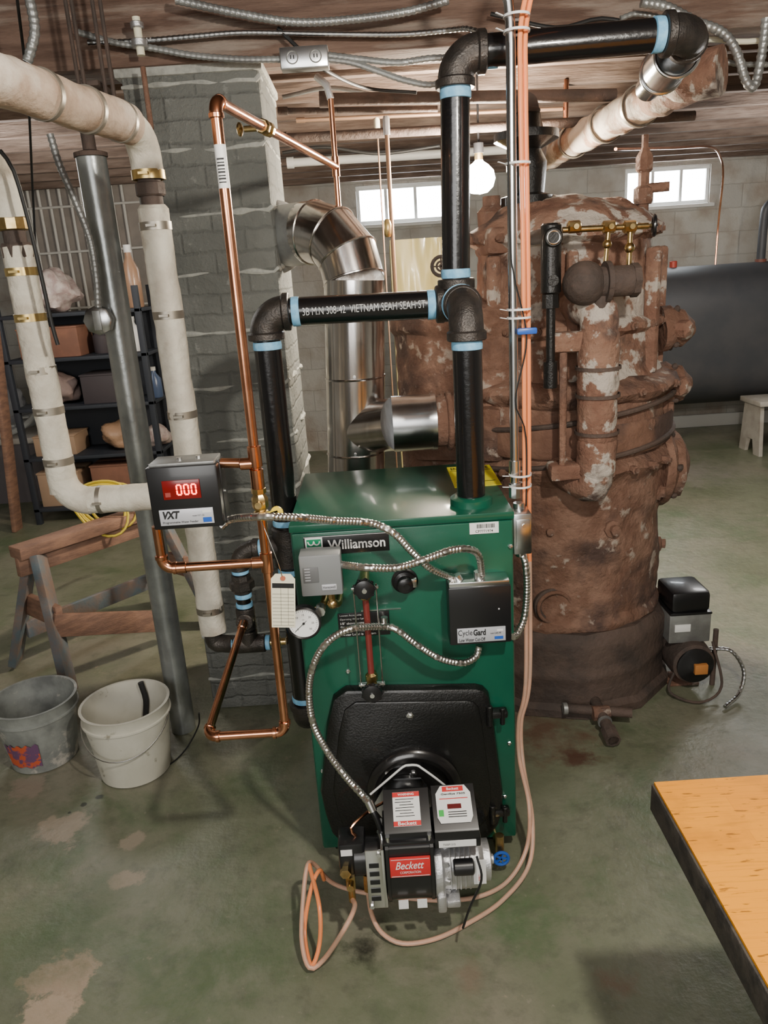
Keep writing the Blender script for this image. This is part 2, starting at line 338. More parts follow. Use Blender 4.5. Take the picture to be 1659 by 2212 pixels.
# ---------------- chimney ----------------
CH=brickmat('painted_brick',(.225,.23,.21),(.2,.205,.188),(.175,.18,.165),.21,.067,.008,bump=1,dirt=(.14,.145,.132),wobble=.03,pale=(.29,.295,.27))
CHM=E('chimney','grey painted brick chimney with smeared pale mortar ridges','chimney',(-.52,2.9,0))
MB().bb(-.735,-.3,2.68,3.12,0,2.275,CH,.018).obj('brick_stack',CHM)
z=.14; k=0
while z<2.25:
    pts=[];rad=[]
    for i in range(61):
        t=i/60; 
        if t<.5: p=V((-.735+.435*t*2,2.682,z))
        else: p=V((-.302,2.68+.44*(t-.5)*2,z+.01))
        nn=mnoise.noise(p*9+V((k*3.3,0,0))); pts.append(p+V((0,0,nn*.012))); rad.append(max(.001,.006+.012*mnoise.noise(p*16+V((0,k*5.1,0)))))
    MB().tube(pts,.01,MORT,8,rad).obj('mortar_ridge',CHM,'pale smeared mortar line'); z+=.19; k+=1
MB().bb(-.75,-.29,2.672,3.13,2.255,2.285,MORT,.006).rough(.004,12).obj('mortar_cap',CHM,'pale mortar at the top')
# ---------------- new boiler ----------------
BX0,BX1,YF,YBK,BZ0,BZ1=-.24,.324,1.81,2.33,.05,1.037
B=E('boiler','green steel-jacketed oil steam boiler with black burner','boiler',((BX0+BX1)/2,(YF+YBK)/2,0))
mb=MB().bb(BX0,BX1,YF+.006,YBK,BZ0,BZ1,GREEN,.004)
mb.bb(BX0-.002,BX1+.002,YF-.001,YBK+.002,BZ1-.018,BZ1+.002,GREEN,.003)
mb.obj('jacket',B)
mb=MB().bb(BX0+.004,BX1-.004,YF-.004,YF+.008,BZ0+.004,BZ1-.02,GREEN,.003)
mb.obj('front_panel',B)
MB().bb(BX0+.03,BX1-.03,YF+.05,YBK-.03,0,BZ0+.02,BLKC,.005).obj('base',B)
FY=YF-.005
for p in((697,1665),(1090,1720),(665,1200),(1103,1180),(752,1450),(1100,1605)):
    c=PY(*p,FY); MB().lathe(c,(0,-1,0),[(.0065,0),(.0065,.002),(.004,.004),(.004,.006),(0.0005,.0065)],STEEL,6).obj('panel_screw',B,'steel screw')
# nameplate
c,w,h=rect(657,1154,841,1194,FY); mb=MB().box(c-Y*.0015,(w,.003,h),BLK,.001)
q=h-.006; mb.bb(c.x-w/2+.003,c.x-w/2+.003+q*1.0,c.y-.0035,c.y-.002,c.z-q/2,c.z+q/2,WHITE)
lx=c.x-w/2+.003+q/2
mb.bb(lx-q*.42,lx+q*.42,c.y-.0042,c.y-.003,c.z-q*.06,c.z+q*.4,mat('logo_green',(.01,.22,.1),.4))
mb.tube(catmull([V((lx+dx*q,c.y-.0045,c.z+dz*q)) for dx,dz in((-.34,.28),(-.3,.14),(-.17,.06),(-.04,.13),(0,.28),(.04,.13),(.17,.06),(.3,.14),(.34,.28))],.002),.002,WHITE,6)
mb.bb(lx-q*.42,lx+q*.42,c.y-.0042,c.y-.003,c.z-q*.24,c.z-q*.19,INK).bb(lx-q*.42,lx+q*.42,c.y-.0042,c.y-.003,c.z-q*.38,c.z-q*.33,INK)
mb.text('Williamson',(c.x+q*.5+.003,c.y-.004,c.z),q*.6,WHITE,w=w-q-.026,off=.018)
mb.bb(c.x-w/2,c.x+w/2,c.y-.0036,c.y-.0034,c.z+h/2-.002,c.z+h/2-.001,WHITE)
mb.obj('nameplate',B,'black and white brand nameplate')
# serial label
c,w,h=rect(1014,1128,1077,1152,FY); mb=MB().box(c-Y*.001,(w,.002,h),WHITE)
x=c.x-w*.25
while x<c.x+w*.35:
    bw=random.choice((.0008,.0014,.002)); mb.bb(x,x+bw,c.y-.0026,c.y-.002,c.z,c.z+h*.36,INK); x+=bw+random.choice((.0009,.0016))
mb.text('CP7771974',(c.x,c.y-.0026,c.z-h*.27),h*.24,INK,w=w*.6,off=.01); mb.obj('serial_label',B,'white barcode label')
# energy guide on top
cc=[PZ(*p,BZ1+.003) for p in((965,1010),(1072,1008),(1086,1050),(968,1054))]
mb=MB().bb(cc[0].x,cc[2].x,cc[3].y,cc[0].y,BZ1+.002,BZ1+.0035,YEL)
ex=(cc[0].x+cc[2].x)/2; ey=(cc[3].y+cc[0].y)/2; ew=cc[2].x-cc[0].x; eh=cc[0].y-cc[3].y
mb.text('ENERGYGUIDE',(ex,cc[0].y-eh*.12,BZ1+.004),eh*.13,INK,w=ew*.86,ya=(0,1,0),off=.02)
mb.bb(cc[0].x+.005,cc[2].x-.005,cc[0].y-eh*.24,cc[0].y-eh*.225,BZ1+.0036,BZ1+.0039,INK)
mb.bb(cc[0].x+.02,cc[0].x+.06,ey-eh*.1,ey,BZ1+.0036,BZ1+.0039,INK).bb(cc[0].x+.01,cc[2].x-.01,ey-eh*.3,ey-eh*.28,BZ1+.0036,BZ1+.0039,INK)
mb.obj('energy_label',B,'yellow energy label')
# water level plate
c,w,h=rect(731,1322,842,1373,FY); mb=MB().box(c-Y*.001,(w,.002,h),BLK,.0005)
for i,t in enumerate(('Lowest Acceptable','Operating Water Level','1/8" above bottom of','Gauge Glass','Lowest Permissible','Water Level is Bottom')):
    mb.text(t,(c.x-w*.46,c.y-.0025,c.z+h*(.4-.16*i)),h*.1,WHITE,align='L')
mb.obj('water_level_plate',B,'black plate with white lettering')
MB().bb(PY(780,1317,FY).x,PY(866,1317,FY).x,FY-.002,FY,PY(820,1317,FY).z-.001,PY(820,1317,FY).z+.001,STEEL).obj('level_mark',B)
# burner mounting door
def pp(l,yd): return [(PY(a,b,yd).x,PY(a,b,yd).z) for a,b in l]
pl=[(738,1486),(748,1480),(1026,1476),(1042,1480),(1054,1492),(1062,1530),(1084,1700),(1084,1740),(1074,1772),(1050,1800),(740,1812),(718,1790),(704,1750),(693,1700),(706,1560),(720,1500)]
poly=pp(pl,FY); mb=MB().prism(poly,(0,FY,0),X,Z,-Y,.03,BLKC,bev=.016)
cx=sum(p[0] for p in poly)/len(poly); cz=sum(p[1] for p in poly)/len(poly)
mb.prism([(cx+(p[0]-cx)*.86,cz+(p[1]-cz)*.86) for p in poly],(0,FY-.028,0),X,Z,-Y,.008,BLKC,bev=.008)
D=mb.obj('burner_door',B,'black cast iron swing door')
bc=V((PY(895,1700,1.77).x,FY-.034,.27)); 
MB().lathe(bc,(0,-1,0),[(.13,0),(.13,.016),(.124,.024),(.112,.028),(.1,.024),(.094,.014),(.09,.004),(.001,.004)],mat('satin_black_iron',(.016,.015,.015),.26,.3,coat=.5),56).obj('mounting_ring',D,'raised round mounting ring')
for p in((886,1548),(893,1672)):
    c=PY(*p,FY-.04); MB().lathe(c+Y*.004,(0,-1,0),[(.011,0),(.011,.003),(.007,.004),(.007,.009),(.003,.01)],STEEL,6).obj('door_bolt',D,'steel bolt')
for p in((1072,1540),(1078,1752)):
    c=PY(*p,FY-.02); mb=MB(); mb.box(c,(.06,.03,.022),BLKC,.006); mb.cyl(c+V((-.02,-.012,-.03)),c+V((-.02,-.012,.03)),.009,BLKC,n=14,ch=.002); mb.cyl(c+V((.015,-.01,-.03)),c+V((.015,-.01,.02)),.007,BLKC,n=12,ch=.002)
    mb.obj('door_hinge',D)
mb=MB().tube(catmull(path([(800,1716,1.7),(840,1682,1.7),(870,1657,1.7),(882,1653,1.7),(900,1653,1.7),(912,1660,1.7),(940,1680,1.7),(970,1704,1.7)]),.01),.003,WHITE,8); mb.obj('gasket_wire',D,'white rope gasket')
# ---- burner
bx=.008
prof=[(1.70,.325),(1.505,.325),(1.492,.312),(1.49,.2),(1.5,.16),(1.53,.125),(1.58,.105),(1.64,.11),(1.69,.14)]
mb=MB().prism([(-y,z) for y,z in prof],(bx-.058,0,0),-Y,Z,X,.116,BLK)
for dx in(-.058,.05): mb.prism([(-(1.6+(y-1.6)*1.05),.22+(z-.22)*1.04) for y,z in prof],(bx+dx,0,0),-Y,Z,X,.008,BLK)
mb.cyl((bx,1.66,.245),(bx,1.77,.255),.062,BLK,n=28).cyl((bx,1.735,.245),(bx,1.742,.245),.09,GALV,n=6)
for dx in(-.022,.024): mb.bb(bx+dx-.012,bx+dx+.012,1.488,1.496,.135,.155,WHITE)
BU=mb.obj('burner',B,'black oil burner housing')
mb=MB().bb(bx-.049,bx+.049,1.484,1.491,.235,.29,RED,.001); mb.bb(bx-.046,bx+.046,1.4835,1.4845,.2375,.2385,WHITE).bb(bx-.046,bx+.046,1.4835,1.4845,.2865,.2875,WHITE)
mb.text('Beckett',(bx,1.4832,.27),.022,WHITE,w=.066,off=.01,shear=.25).text('CORPORATION',(bx,1.4832,.2495),.007,WHITE,w=.05).obj('brand_plate',BU,'red plate with white script')
def slantbox(mb,x0,x1,y0,y1,z0,zf,zb,mt,bev=.006):
    poly=[(-y0,z0),(-y0,zf),(-y0-.004,zf+.004),(-y1+.004,zb),(-y1,zb-.004),(-y1,z0)]
    mb.prism([(a,b) for a,b in poly],(x0,0,0),-Y,Z,X,x1-x0,mt); return mb
mb=slantbox(MB(),bx-.056,bx+.056,1.5,1.6,.328,.35,.402,BLK); mb.bb(bx-.062,bx+.062,1.49,1.61,.322,.332,BLK,.003)
for sx in(-1,1): mb.cyl((bx+sx*.05,1.497,.325),(bx+sx*.05,1.497,.345),.005,STEEL,n=12)
slx=V((1,0,0)); sly=V((0,.1,.052)).normalized()
o=V((bx,1.55,.3785))
def onslant(mb,u,v,w,h,mt,e=.001): 
    n=slx.cross(sly); mb.box(o+slx*u+sly*v+n*e,(w,h,.001),mt,rot=Matrix((slx,sly,n)).transposed())
n_=slx.cross(sly)
onslant(mb,0,0,.066,.085,WHITE); onslant(mb,0,.036,.066,.012,RED,.0016); onslant(mb,0,-.036,.066,.012,RED,.0016)
mb.text('WARNING',o+sly*.036+n_*.0026,.006,WHITE,w=.04,ya=sly,off=.02).text('Beckett',o-sly*.036+n_*.0026,.009,WHITE,w=.045,ya=sly,off=.02)
for i in range(7): onslant(mb,(-.004,-.008,.0)[i%3],.024-.007*i,.046-.006*(i%3),.0015,INK,.0016)
mb.obj('ignition_transformer',BU,'black ignition transformer with warning label')
mb=MB(); slantbox(mb,.072,.178,1.5,1.61,.325,.345,.398,BLK); mb.bb(.068,.182,1.5,1.62,.297,.327,BLK,.004)
o=V((.125,1.556,.3765)); sly=V((0,.11,.053)).normalized(); n_=slx.cross(sly)
pts=[(-.036,-.045),(.036,-.045),(.043,-.03),(.043,.03),(.03,.05),(-.03,.05),(-.043,.03),(-.043,-.03)]
mb.prism(pts,o,slx,sly,n_,.0015,WHITE); onslant(mb,0,.041,.052,.013,RED,.002)
mb.text('GeniSys 7505',o+sly*.027+n_*.003,.006,INK,w=.06,ya=sly,off=.02).text('Beckett',o+sly*.041+n_*.003,.007,WHITE,w=.03,ya=sly,off=.02)
onslant(mb,0,-.004,.034,.012,mat('maroon_display',(.12,.01,.01),.3),.002); onslant(mb,-.033,-.02,.012,.016,mat('green_button',(.05,.45,.08),.4),.002)
for i in range(3): onslant(mb,.006,-.018-.006*i,.045,.0018,INK,.002)
onslant(mb,0,.016,.07,.0018,RED,.002)
mb.bb(.08,.17,1.497,1.5,.303,.32,WHITE); mb.text('7505P1515',(.105,1.4965,.3115),.006,INK,w=.03)
mb.obj('primary_control',BU,'black control box with white label')
mz=.195; my=1.57
mb=MB().lathe((bx+.06,my,mz),X,[(.078,0),(.08,.006),(.08,.018),(.066,.024),(.064,.03),(.064,.11),(.058,.12),(.05,.124),(.05,.14),(.03,.144),(.012,.148),(.012,.152)],ALU,36)
for i in range(5): mb.ring((bx+.1+.012*i,my,mz),X,.064,.0022,ALU,36,6)
for i in range(10):
    a=i*math.pi/5; mb.beam((bx+.066,my+.055*math.cos(a),mz+.055*math.sin(a)),(bx+.095,my+.072*math.cos(a),mz+.072*math.sin(a)),.006,.01,ALU)
mb.bb(bx+.062,bx+.085,1.49,1.54,.11,.16,ALU,.006).bb(bx+.085,bx+.12,1.5,1.6,.115,.135,ALU,.004)
mb.cyl((bx+.105,1.505,.235),(bx+.155,1.505,.235),.02,BLK,n=18,ch=.003)
mb.bb(bx+.155,bx+.185,1.505,1.509,.18,.25,WHITE).text('Beckett',(bx+.17,1.5045,.2),.02,RED,w=.008)
mb.obj('motor',BU,'cast aluminium burner motor')
mb=MB().bb(bx-.108,bx-.066,1.505,1.51,.125,.3,STEEL,.002).bb(bx-.07,bx-.06,1.505,1.62,.125,.3,STEEL,.002)
for i in range(5): mb.bb(bx-.1,bx-.076,1.5035,1.505,.15+.025*i,.163+.025*i,BLK)
mb.cyl((bx-.1,1.505,.135),(bx-.1,1.498,.135),.006,STEEL,n=6).cyl((bx-.075,1.505,.29),(bx-.075,1.498,.29),.006,STEEL,n=6)
mb.obj('air_shutter',BU,'bright steel slotted air shutter plate')
mb=MB().bb(bx-.175,bx-.108,1.53,1.6,.2,.3,BLK,.008).cyl((bx-.14,1.56,.24),(bx-.06,1.56,.24),.045,BLK,n=24,ch=.004).cyl((bx-.16,1.53,.225),(bx-.16,1.515,.225),.014,BRASS,n=6)
mb.bb(bx-.168,bx-.14,1.527,1.531,.27,.286,WHITE)
mb.cyl((bx-.15,1.53,.17),(bx-.15,1.53,.21),.013,BRASS,n=6).cyl((bx-.15,1.53,.13),(bx-.15,1.53,.17),.009,BRASS,n=16).cyl((bx-.15,1.53,.195),(bx-.15,1.50,.195),.009,BRASS,n=12).cyl((bx-.11,1.54,.15),(bx-.11,1.54,.2),.01,BRASS,n=6)
mb.obj('fuel_pump',BU,'black fuel pump with brass fittings')
mb=MB().tube(catmull([V((bx-.13,1.56,.3)),V((bx-.14,1.56,.325)),V((bx-.1,1.6,.335)),V((bx-.05,1.66,.32))],.01),.004,COPPER,8); mb.obj('nozzle_line',BU,'thin copper nozzle line')
mb=MB().tube(catmull(path([(1030,1850,1.49),(1040,1900,1.47),(1015,1960,1.47),(1000,2005,1.47)]),.01),.003,BLK,8); mb.obj('motor_cord',BU)
c=PY(1080,1842,1.74); VB=MB().cyl(c,c+Y*.1,.011,BRASS,n=16).cyl(c+Z*.06,c,.012,BRASS,n=8).cyl(c-Y*.0,c-Y*.02,.007,BRASS,n=12).obj('drain_valve',B,'brass drain valve')
mb=MB().ring(c-Y*.022,Y,.02,.0045,BLUE,24,8)
for i in range(5):
    a=i*2*math.pi/5; mb.beam(c-Y*.022,c-Y*.022+V((math.cos(a),0,math.sin(a)))*.02,.006,.004,BLUE)
mb.obj('handwheel',VB,'blue handwheel')
# sight glass
SY=1.735
g0=PY(787,1262,SY); g1=PY(801,1484,SY); gx=(g0.x+g1.x)/2+.002
SG=MB().cyl((gx,SY,g1.z+.03),(gx,SY,g0.z-.03),.0085,mat('red_gauge_tube',(.17,.03,.026),.2,coat=.4),n=16).obj('sight_glass',B,'dull red tubular gauge glass')
for k,gz in enumerate((g0.z,g1.z)):
    s=-1 if k==0 else 1
    mb=MB().cyl((gx,YF,gz),(gx,SY-.02,gz),.012,BRASS,n=16).lathe((gx,SY,gz),V((0,0,s)),[(.014,-.01),(.014,.012),(.011,.016),(.016,.02),(.016,.036),(.009,.042)],BRASS,8)
    mb.bb(gx-.034,gx+.034,SY-.006,SY+.006,gz+s*.006,gz+s*.012,STEEL,.001)
    mb.obj('gauge_valve',SG,'brass gauge valve')
    mb=MB(); pr=[(.006,0),(.018,.002),(.025,.006),(.026,.012),(.024,.02),(.012,.024),(.003,.024)]; mb.lathe((gx,SY-.018,gz),(0,-1,0),pr,BLK,24)
    for i in range(9):
        a=i*2*math.pi/9; mb.sph((gx+.0245*math.cos(a),SY-.03,gz+.0245*math.sin(a)),.005,BLK,n=8)
    mb.cyl((gx,SY-.042,gz),(gx,SY-.046,gz),.006,STEEL,n=12); mb.obj('valve_knob',SG,'black ribbed knob')
for dx in(-.028,.028): MB().cyl((gx+dx,SY,g1.z),(gx+dx,SY,g0.z),.0022,STEEL,n=8).obj('guard_rod',SG,'thin steel guard rod')
c=PY(874,1252,YF); mb=MB().lathe(c,(0,-1,0),[(.034,0),(.034,.01),(.028,.014),(.028,.02),(.02,.024),(.02,.045),(.015,.048)],BLK,24)
mb.bb(c.x+.0,c.x+.03,c.y-.03,c.y-.01,c.z-.012,c.z+.012,STEEL,.003).cyl(c+V((.004,-.03,.0)),c+V((.004,-.05,0)),.008,BLK,n=6); mb.obj('tankless_plug',B,'black round fitting')
# gray pressure control
c,w,h=rect(648,1200,738,1288,1.70); PC=MB().box(c+Y*.03,(w,.06,h),GREY,.004).obj('pressure_control',B,'grey metal pressure control box')
mb=MB().bb(c.x-w*.42,c.x-w*.05,c.y-.002,c.y+.002,c.z-h*.15,c.z+h*.22,mat('dark_grey_panel',(.13,.135,.14),.4),.001)
for i in range(5): mb.bb(c.x-w*.38,c.x-w*.25,c.y-.003,c.y-.001,c.z-h*.1+i*h*.07,c.z-h*.08+i*h*.07,SILV)
mb.obj('scale_window',PC)
mb=MB().bb(c.x+.0,c.x+w*.36,c.y-.002,c.y+.001,c.z-h*.36,c.z-h*.22,SILV,.001); mb.text('Honeywell',(c.x+w*.18,c.y-.0026,c.z-h*.29),h*.08,INK,w=w*.3); mb.obj('maker_plate',PC,'small silver plate')
mb=MB(); s0=c+V((.02,.03,-h/2)); mb.cyl(s0,s0-Z*.02,.01,BRASS,n=8); mb.tube(catmull([s0-Z*.02,s0+V((0,0,-.035)),s0+V((.012,.02,-.045)),V((s0.x+.015,YF,s0.z-.045))],.008),.009,BRASS,14)
mb.sph(s0+V((0,.0,-.035)),.014,BRASS,n=12).obj('siphon_fitting',PC,'brass siphon elbow')
# dial gauge
c=PY(656,1347,1.68); k=1.17; GA=MB().lathe(c+Y*.028,(0,-1,0),[(.02*k,0),(.034*k,.002),(.0365*k,.008),(.0365*k,.028),(.034*k,.031),(.0315*k,.028),(.032*k,.024)],BLK,40).obj('pressure_gauge',B,'black-rimmed round pressure gauge')
mb=MB().lathe(c+Y*.004,(0,-1,0),[(.0325*k,0),(.0325*k,.002)],mat('gauge_white',(.9,.9,.88),.4,emis=.05),40)
for i in range(31):
    a=math.radians(225-i*9); l=.005 if i%5==0 else .0028; d=V((math.cos(a),0,math.sin(a))); mb.beam(c+Y*.0015+d*(.029*k-l),c+Y*.0015+d*.029*k,.0008,.0006,INK)
for i,t in enumerate(('0','5','10','15','20','25','30')):
    a=math.radians(225-i*45); mb.text(t,c+Y*.0012+V((math.cos(a),0,math.sin(a)))*.022,.005,INK)
mb.text('psi',c+V((0,.0012,.009)),.0035,INK); mb.obj('gauge_dial',GA,'white dial with black scale')
a=math.radians(222); d=V((math.cos(a),0,math.sin(a))); MB().beam(c-d*.01-Y*.0005,c+d*.029-Y*.0005,.0017,.0008,INK).lathe(c,(0,-1,0),[(.003,0),(.003,.002)],INK,12).obj('gauge_needle',GA)
mb=MB().cyl(c+Y*.028,c+Y*.045,.009,BRASS,n=6); mb.tube(catmull([c+Y*.04,c+V((.02,.05,.005)),c+V((.045,.06,.02)),V((c.x+.05,YF,c.z+.03))],.008),.009,BRASS,14); mb.lathe(c+V((.04,.02,.018)),(0,1,0),[(.013,0),(.013,.03)],STEEL,8); mb.obj('gauge_stem',GA,'brass gauge stem')
# low water cutoff
c,w,h=rect(970,1268,1105,1392,1.745); LW=MB().box(c+Y*.03,(w,.06,h),BLK,.004).obj('low_water_cutoff',B,'black low water cutoff control box')
mb=MB().bb(c.x-w/2+.003,c.x+w/2-.003,c.y+.004,c.y+.062,c.z+h/2-.001,c.z+h/2+.012,STEEL,.002)
mb.cyl((c.x+w*.02,c.y+.028,c.z+h/2+.01),(c.x+w*.02,c.y+.028,c.z+h/2+.03),.013,STEEL,n=16).cyl((c.x-w*.3,c.y+.028,c.z+h/2+.01),(c.x-w*.34,c.y+.028,c.z+h/2+.024),.012,STEEL,n=16); mb.obj('steel_top_plate',LW,'bright steel plate with connectors')
pz=c.z-h*.33; mb=MB().bb(c.x-w*.38,c.x+w*.4,c.y-.002,c.y+.001,pz-h*.125,pz+h*.125,SILV,.0008)
mb.text('Cycle',(c.x-w*.25,c.y-.003,pz+h*.04),h*.125,INK,w=w*.23,off=0).text('Gard',(c.x-w*.02,c.y-.003,pz+h*.048),h*.11,INK,w=w*.2,off=.035).text('Low Water Cut-Off',(c.x-w*.14,c.y-.003,pz-h*.075),h*.06,INK,w=w*.42,off=.01).text('model CG400-1090',(c.x+w*.24,c.y-.003,pz+h*.02),h*.03,INK,w=w*.17)
mb.bb(c.x+w*.22,c.x+w*.36,c.y-.003,c.y-.002,pz-h*.09,pz-h*.04,BLUE).bb(c.x+w*.26,c.x+w*.36,c.y-.003,c.y-.002,pz+h*.05,pz+h*.08,WHITE)
mb.obj('control_label',LW,'silver printed label')
MB().cyl((c.x+w*.3,c.y,c.z+h*.1),(c.x+w*.3,c.y-.001,c.z+h*.1),.002,WHITE,n=10).obj('indicator',LW)
mb=MB().cyl(PY(830,1338,YF),PY(830,1338,YF-.05),.008,STEEL,n=12).cyl(PY(830,1357,YF-.06),PY(830,1333,YF-.06),.009,STEEL,n=12); mb.obj('conduit_clip',B)
MB().lathe((.23,1.9,BZ1),Z,[(.055,0),(.055,.02),(.045,.026),(.04,.026)],GREEN,28).obj('riser_collar',B,'green round collar')
c=PY(1128,1146,1.86); JB=MB().bb(BX1+.003,BX1+.05,1.83,1.93,c.z-.055,c.z+.055,GALV,.003)
JB.bb(BX1+.01,BX1+.045,1.827,1.831,c.z-.04,c.z+.04,GALV,.002).cyl((BX1+.03,1.827,c.z+.025),(BX1+.03,1.823,c.z+.025),.005,STEEL,n=8).cyl((BX1+.026,1.88,c.z+.05),(BX1+.026,1.88,c.z+.07),.014,STEEL,n=14).lathe((BX1+.025,1.86,c.z-.05),-Z,[(.014,0),(.014,.014),(.011,.02)],STEEL,14)
JB.obj('junction_box',B,'galvanized electrical junction box'); jz=c.z
# ---------------- flexible conduits ----------------
FLEXM=mat('flex_steel',(.7,.68,.65),.28,1)
def flexc(pts,r=.0098,lab='',m=FLEXM):
    return MB().flex(path(pts),r,m,pitch=.008).obj('flexible_conduit',label=lab,cat='conduit')
flexc([(478,1138,1.66),(500,1122,1.66),(560,1116,1.6),(640,1118,1.62),(720,1125,1.68),(800,1130,1.72),(850,1152,1.72),(890,1192,1.72),(930,1228,1.73),(975,1248,1.77),(988,1250,1.775)],lab='silver flexible conduit from the water feeder box to cutoff control')
flexc([(738,1220,1.72),(790,1226,1.66),(860,1226,1.66),(920,1208,1.67),(970,1190,1.69),(1010,1186,1.71),(1034,1200,1.74),(1041,1244,1.773)],lab='silver flexible conduit between pressure control and cutoff box')
flexc([(1035,1396,1.775),(1028,1418,1.77),(1000,1432,1.75),(950,1422,1.74),(900,1392,1.74),(860,1362,1.74),(830,1354,1.74),(760,1358,1.68),(710,1385,1.68),(680,1430,1.69),(668,1490,1.70),(676,1560,1.70),(705,1620,1.68),(745,1675,1.64),(778,1712,1.6),(798,1735,1.57)],lab='long silver flexible conduit looping down to the burner')
flexc([(1127,1190,1.86),(1136,1225,1.85),(1138,1280,1.85),(1132,1335,1.85),(1118,1368,1.82),(1108,1376,1.80)],lab='short silver flexible conduit beside the boiler jacket')
mb=MB().tube(catmull(path([(798,1735,1.57),(812,1765,1.555),(825,1800,1.55),(830,1822,1.55)]),.01),.007,BLK,10); mb.cyl(PY(796,1730,1.57),PY(806,1752,1.56),.011,STEEL,n=12).cyl(PY(822,1795,1.55),PY(830,1825,1.55),.01,STEEL,n=12); mb.obj('conduit_connector',B,'steel conduit connector with black sleeve')
# EMT and tubing
ex,ey=.35,1.93
C=E('electrical_conduit','straight galvanized steel conduit rising from the boiler junction box','conduit',(ex,ey,jz+.07))
MB().tube(catmull([V((ex,ey,jz+.08)),V((ex,ey,1.4)),V((ex,ey,1.9)),V((ex,ey,2.14)),V((ex-.01,ey,2.2)),V((ex-.04,ey,2.3)),V((ex-.05,ey,2.44))],.05),.0115,GALV,16).obj('conduit_tube',C)
MB().cyl((ex,ey,jz+.07),(ex,ey,jz+.11),.016,STEEL,n=8).cyl((ex,ey,1.1),(ex,ey,1.14),.015,STEEL,n=12).obj('connector',C)
TIE=mat('white_zip_tie',(.8,.8,.8),.4)
for z in(jz+.1,jz+.13,1.5,1.52,1.85,2.12,2.15): MB().hollow((ex+.014,ey,z),(ex+.014,ey,z+.005),.03,.002,TIE,20).beam((ex-.018,ey-.01,z+.002),(ex-.035,ey-.02,z+.006),.004,.002,TIE).obj('cable_tie',C,'white cable tie')
mb=MB().tube(catmull([V((ex+.026,ey-.01,.93)),V((ex+.028,ey-.012,1.2)),V((ex+.0,ey-.02,1.3)),V((ex+.03,ey-.016,1.45)),V((ex+.0,ey-.02,1.6)),V((ex-.01,ey-.02,1.7)),V((ex-.01,ey-.018,2.1))],.02),.002,INK,6)
mb.obj('thermostat_wire',C); MB().box((ex+.03,ey-.02,1.47),(.05,.012,.016),BLUE,.004).obj('wire_clip',C,'blue clip')
for k,(dx,dy) in enumerate(((.026,.0),(.04,.012))):
    up=[V((ex+dx,ey+dy,0.5)),V((ex+dx,ey+dy,1.0)),V((ex+dx,ey+dy,1.6)),V((ex+dx-.004,ey+dy,2.0)),V((ex+dx,ey+dy,2.15)),V((ex+dx+.04,ey+dy,2.27)),V((ex+dx+.09+.01*k,ey+dy,2.38)),V((ex+dx+.13,ey+dy+.02,2.5))]
    if k==0:
        low=[PY(1120,1560,1.93),PY(1122,1640,1.9),PY(1143,1740,1.78),PZ(1138,1830,.06),PZ(1100,1900,.012),PZ(1040,1935,.01),PZ(960,1945,.01),PZ(860,1938,.01),PZ(770,1925,.02),PZ(715,1905,.05),PZ(680,1868,.12),PZ(664,1870,.15),PZ(655,1940,.1),PZ(652,2030,.05),PZ(668,2090,.02),PZ(700,2072,.03),PY(745,2005,1.42),PY(766,1960,1.47),V((bx-.15,1.53,.135))]
    else:
        low=[PY(1126,1560,1.94),PY(1130,1650,1.9),PY(1150,1770,1.78),PZ(1142,1870,.04),PZ(1085,1945,.012),PZ(1010,1995,.01),PZ(940,2028,.01),PZ(870,2038,.01),PZ(825,2015,.02),PZ(803,1975,.05),V((bx-.11,1.535,.15))]
    pts=list(reversed(up))+low
    nU=len(catmull(list(reversed(up)),.012)); full=catmull(pts,.012)
    mb=MB().tube(full[:nU-30],.0058,ORANGE,10).tube(full[nU-31:],.006,PINK,10)
    mb.obj('oil_supply_tubing',label=('orange coated fuel line running down and looping to the pump','tan coated fuel line sweeping across the floor to the pump')[k],cat='fuel line')
mb=MB().tube(catmull([PZ(668,1868,.15),PZ(690,1960,.13),PZ(690,2040,.05),PZ(672,2085,.02),PZ(658,2010,.05),PZ(672,1920,.13),PZ(690,1880,.15),PZ(700,1900,.1)],.01),.0055,ORANGE,10); mb.obj('oil_return_tubing',label='bright orange coil of fuel tubing beside the burner',cat='fuel line')
# ---------------- black steam piping ----------------
R=.0365; HZ=1.54; HY=2.08
SPp=E('steam_header','black iron steam header piping with pale blue thread sealant','pipe',(.23,1.9,BZ1))
pipe(SPp,(.23,1.9,BZ1-.02),(.23,1.9,HZ-.055),R,BLACKP); tape(SPp,(.23,1.9,HZ-.092),Z,R,.024)
elbow(SPp,(.23,1.9,HZ),-Z,Y,R,.065,IRON)
tape(SPp,(.23,1.9+.1,HZ),Y,R*1.3,.012)
mb=MB().cyl((.228,HY-.075,HZ),(.228,HY,HZ),R*1.25,IRON,n=28).cyl((.228,HY,HZ-.045),(.228,HY,HZ+.055),R*1.2,IRON,n=28,ch=.004).cyl((.228,HY,HZ),(.228-.05,HY,HZ),R*1.2,IRON,n=28).cyl((.228,HY,HZ+.035),(.228,HY,HZ+.062),R*1.34,IRON,n=28,ch=.003).cyl((.195,HY,HZ),(.172,HY,HZ),R*1.34,IRON,n=28,ch=.003)
mb.obj('pipe_tee',SPp); tape(SPp,(.228,HY,HZ+.075),Z,R,.024); tape(SPp,(.16,HY,HZ),X,R,.022)
hx=-.283
pipe(SPp,(hx+.06,HY,HZ+.006),(.18,HY,HZ),R,BLACKP)
hp=MB(); 
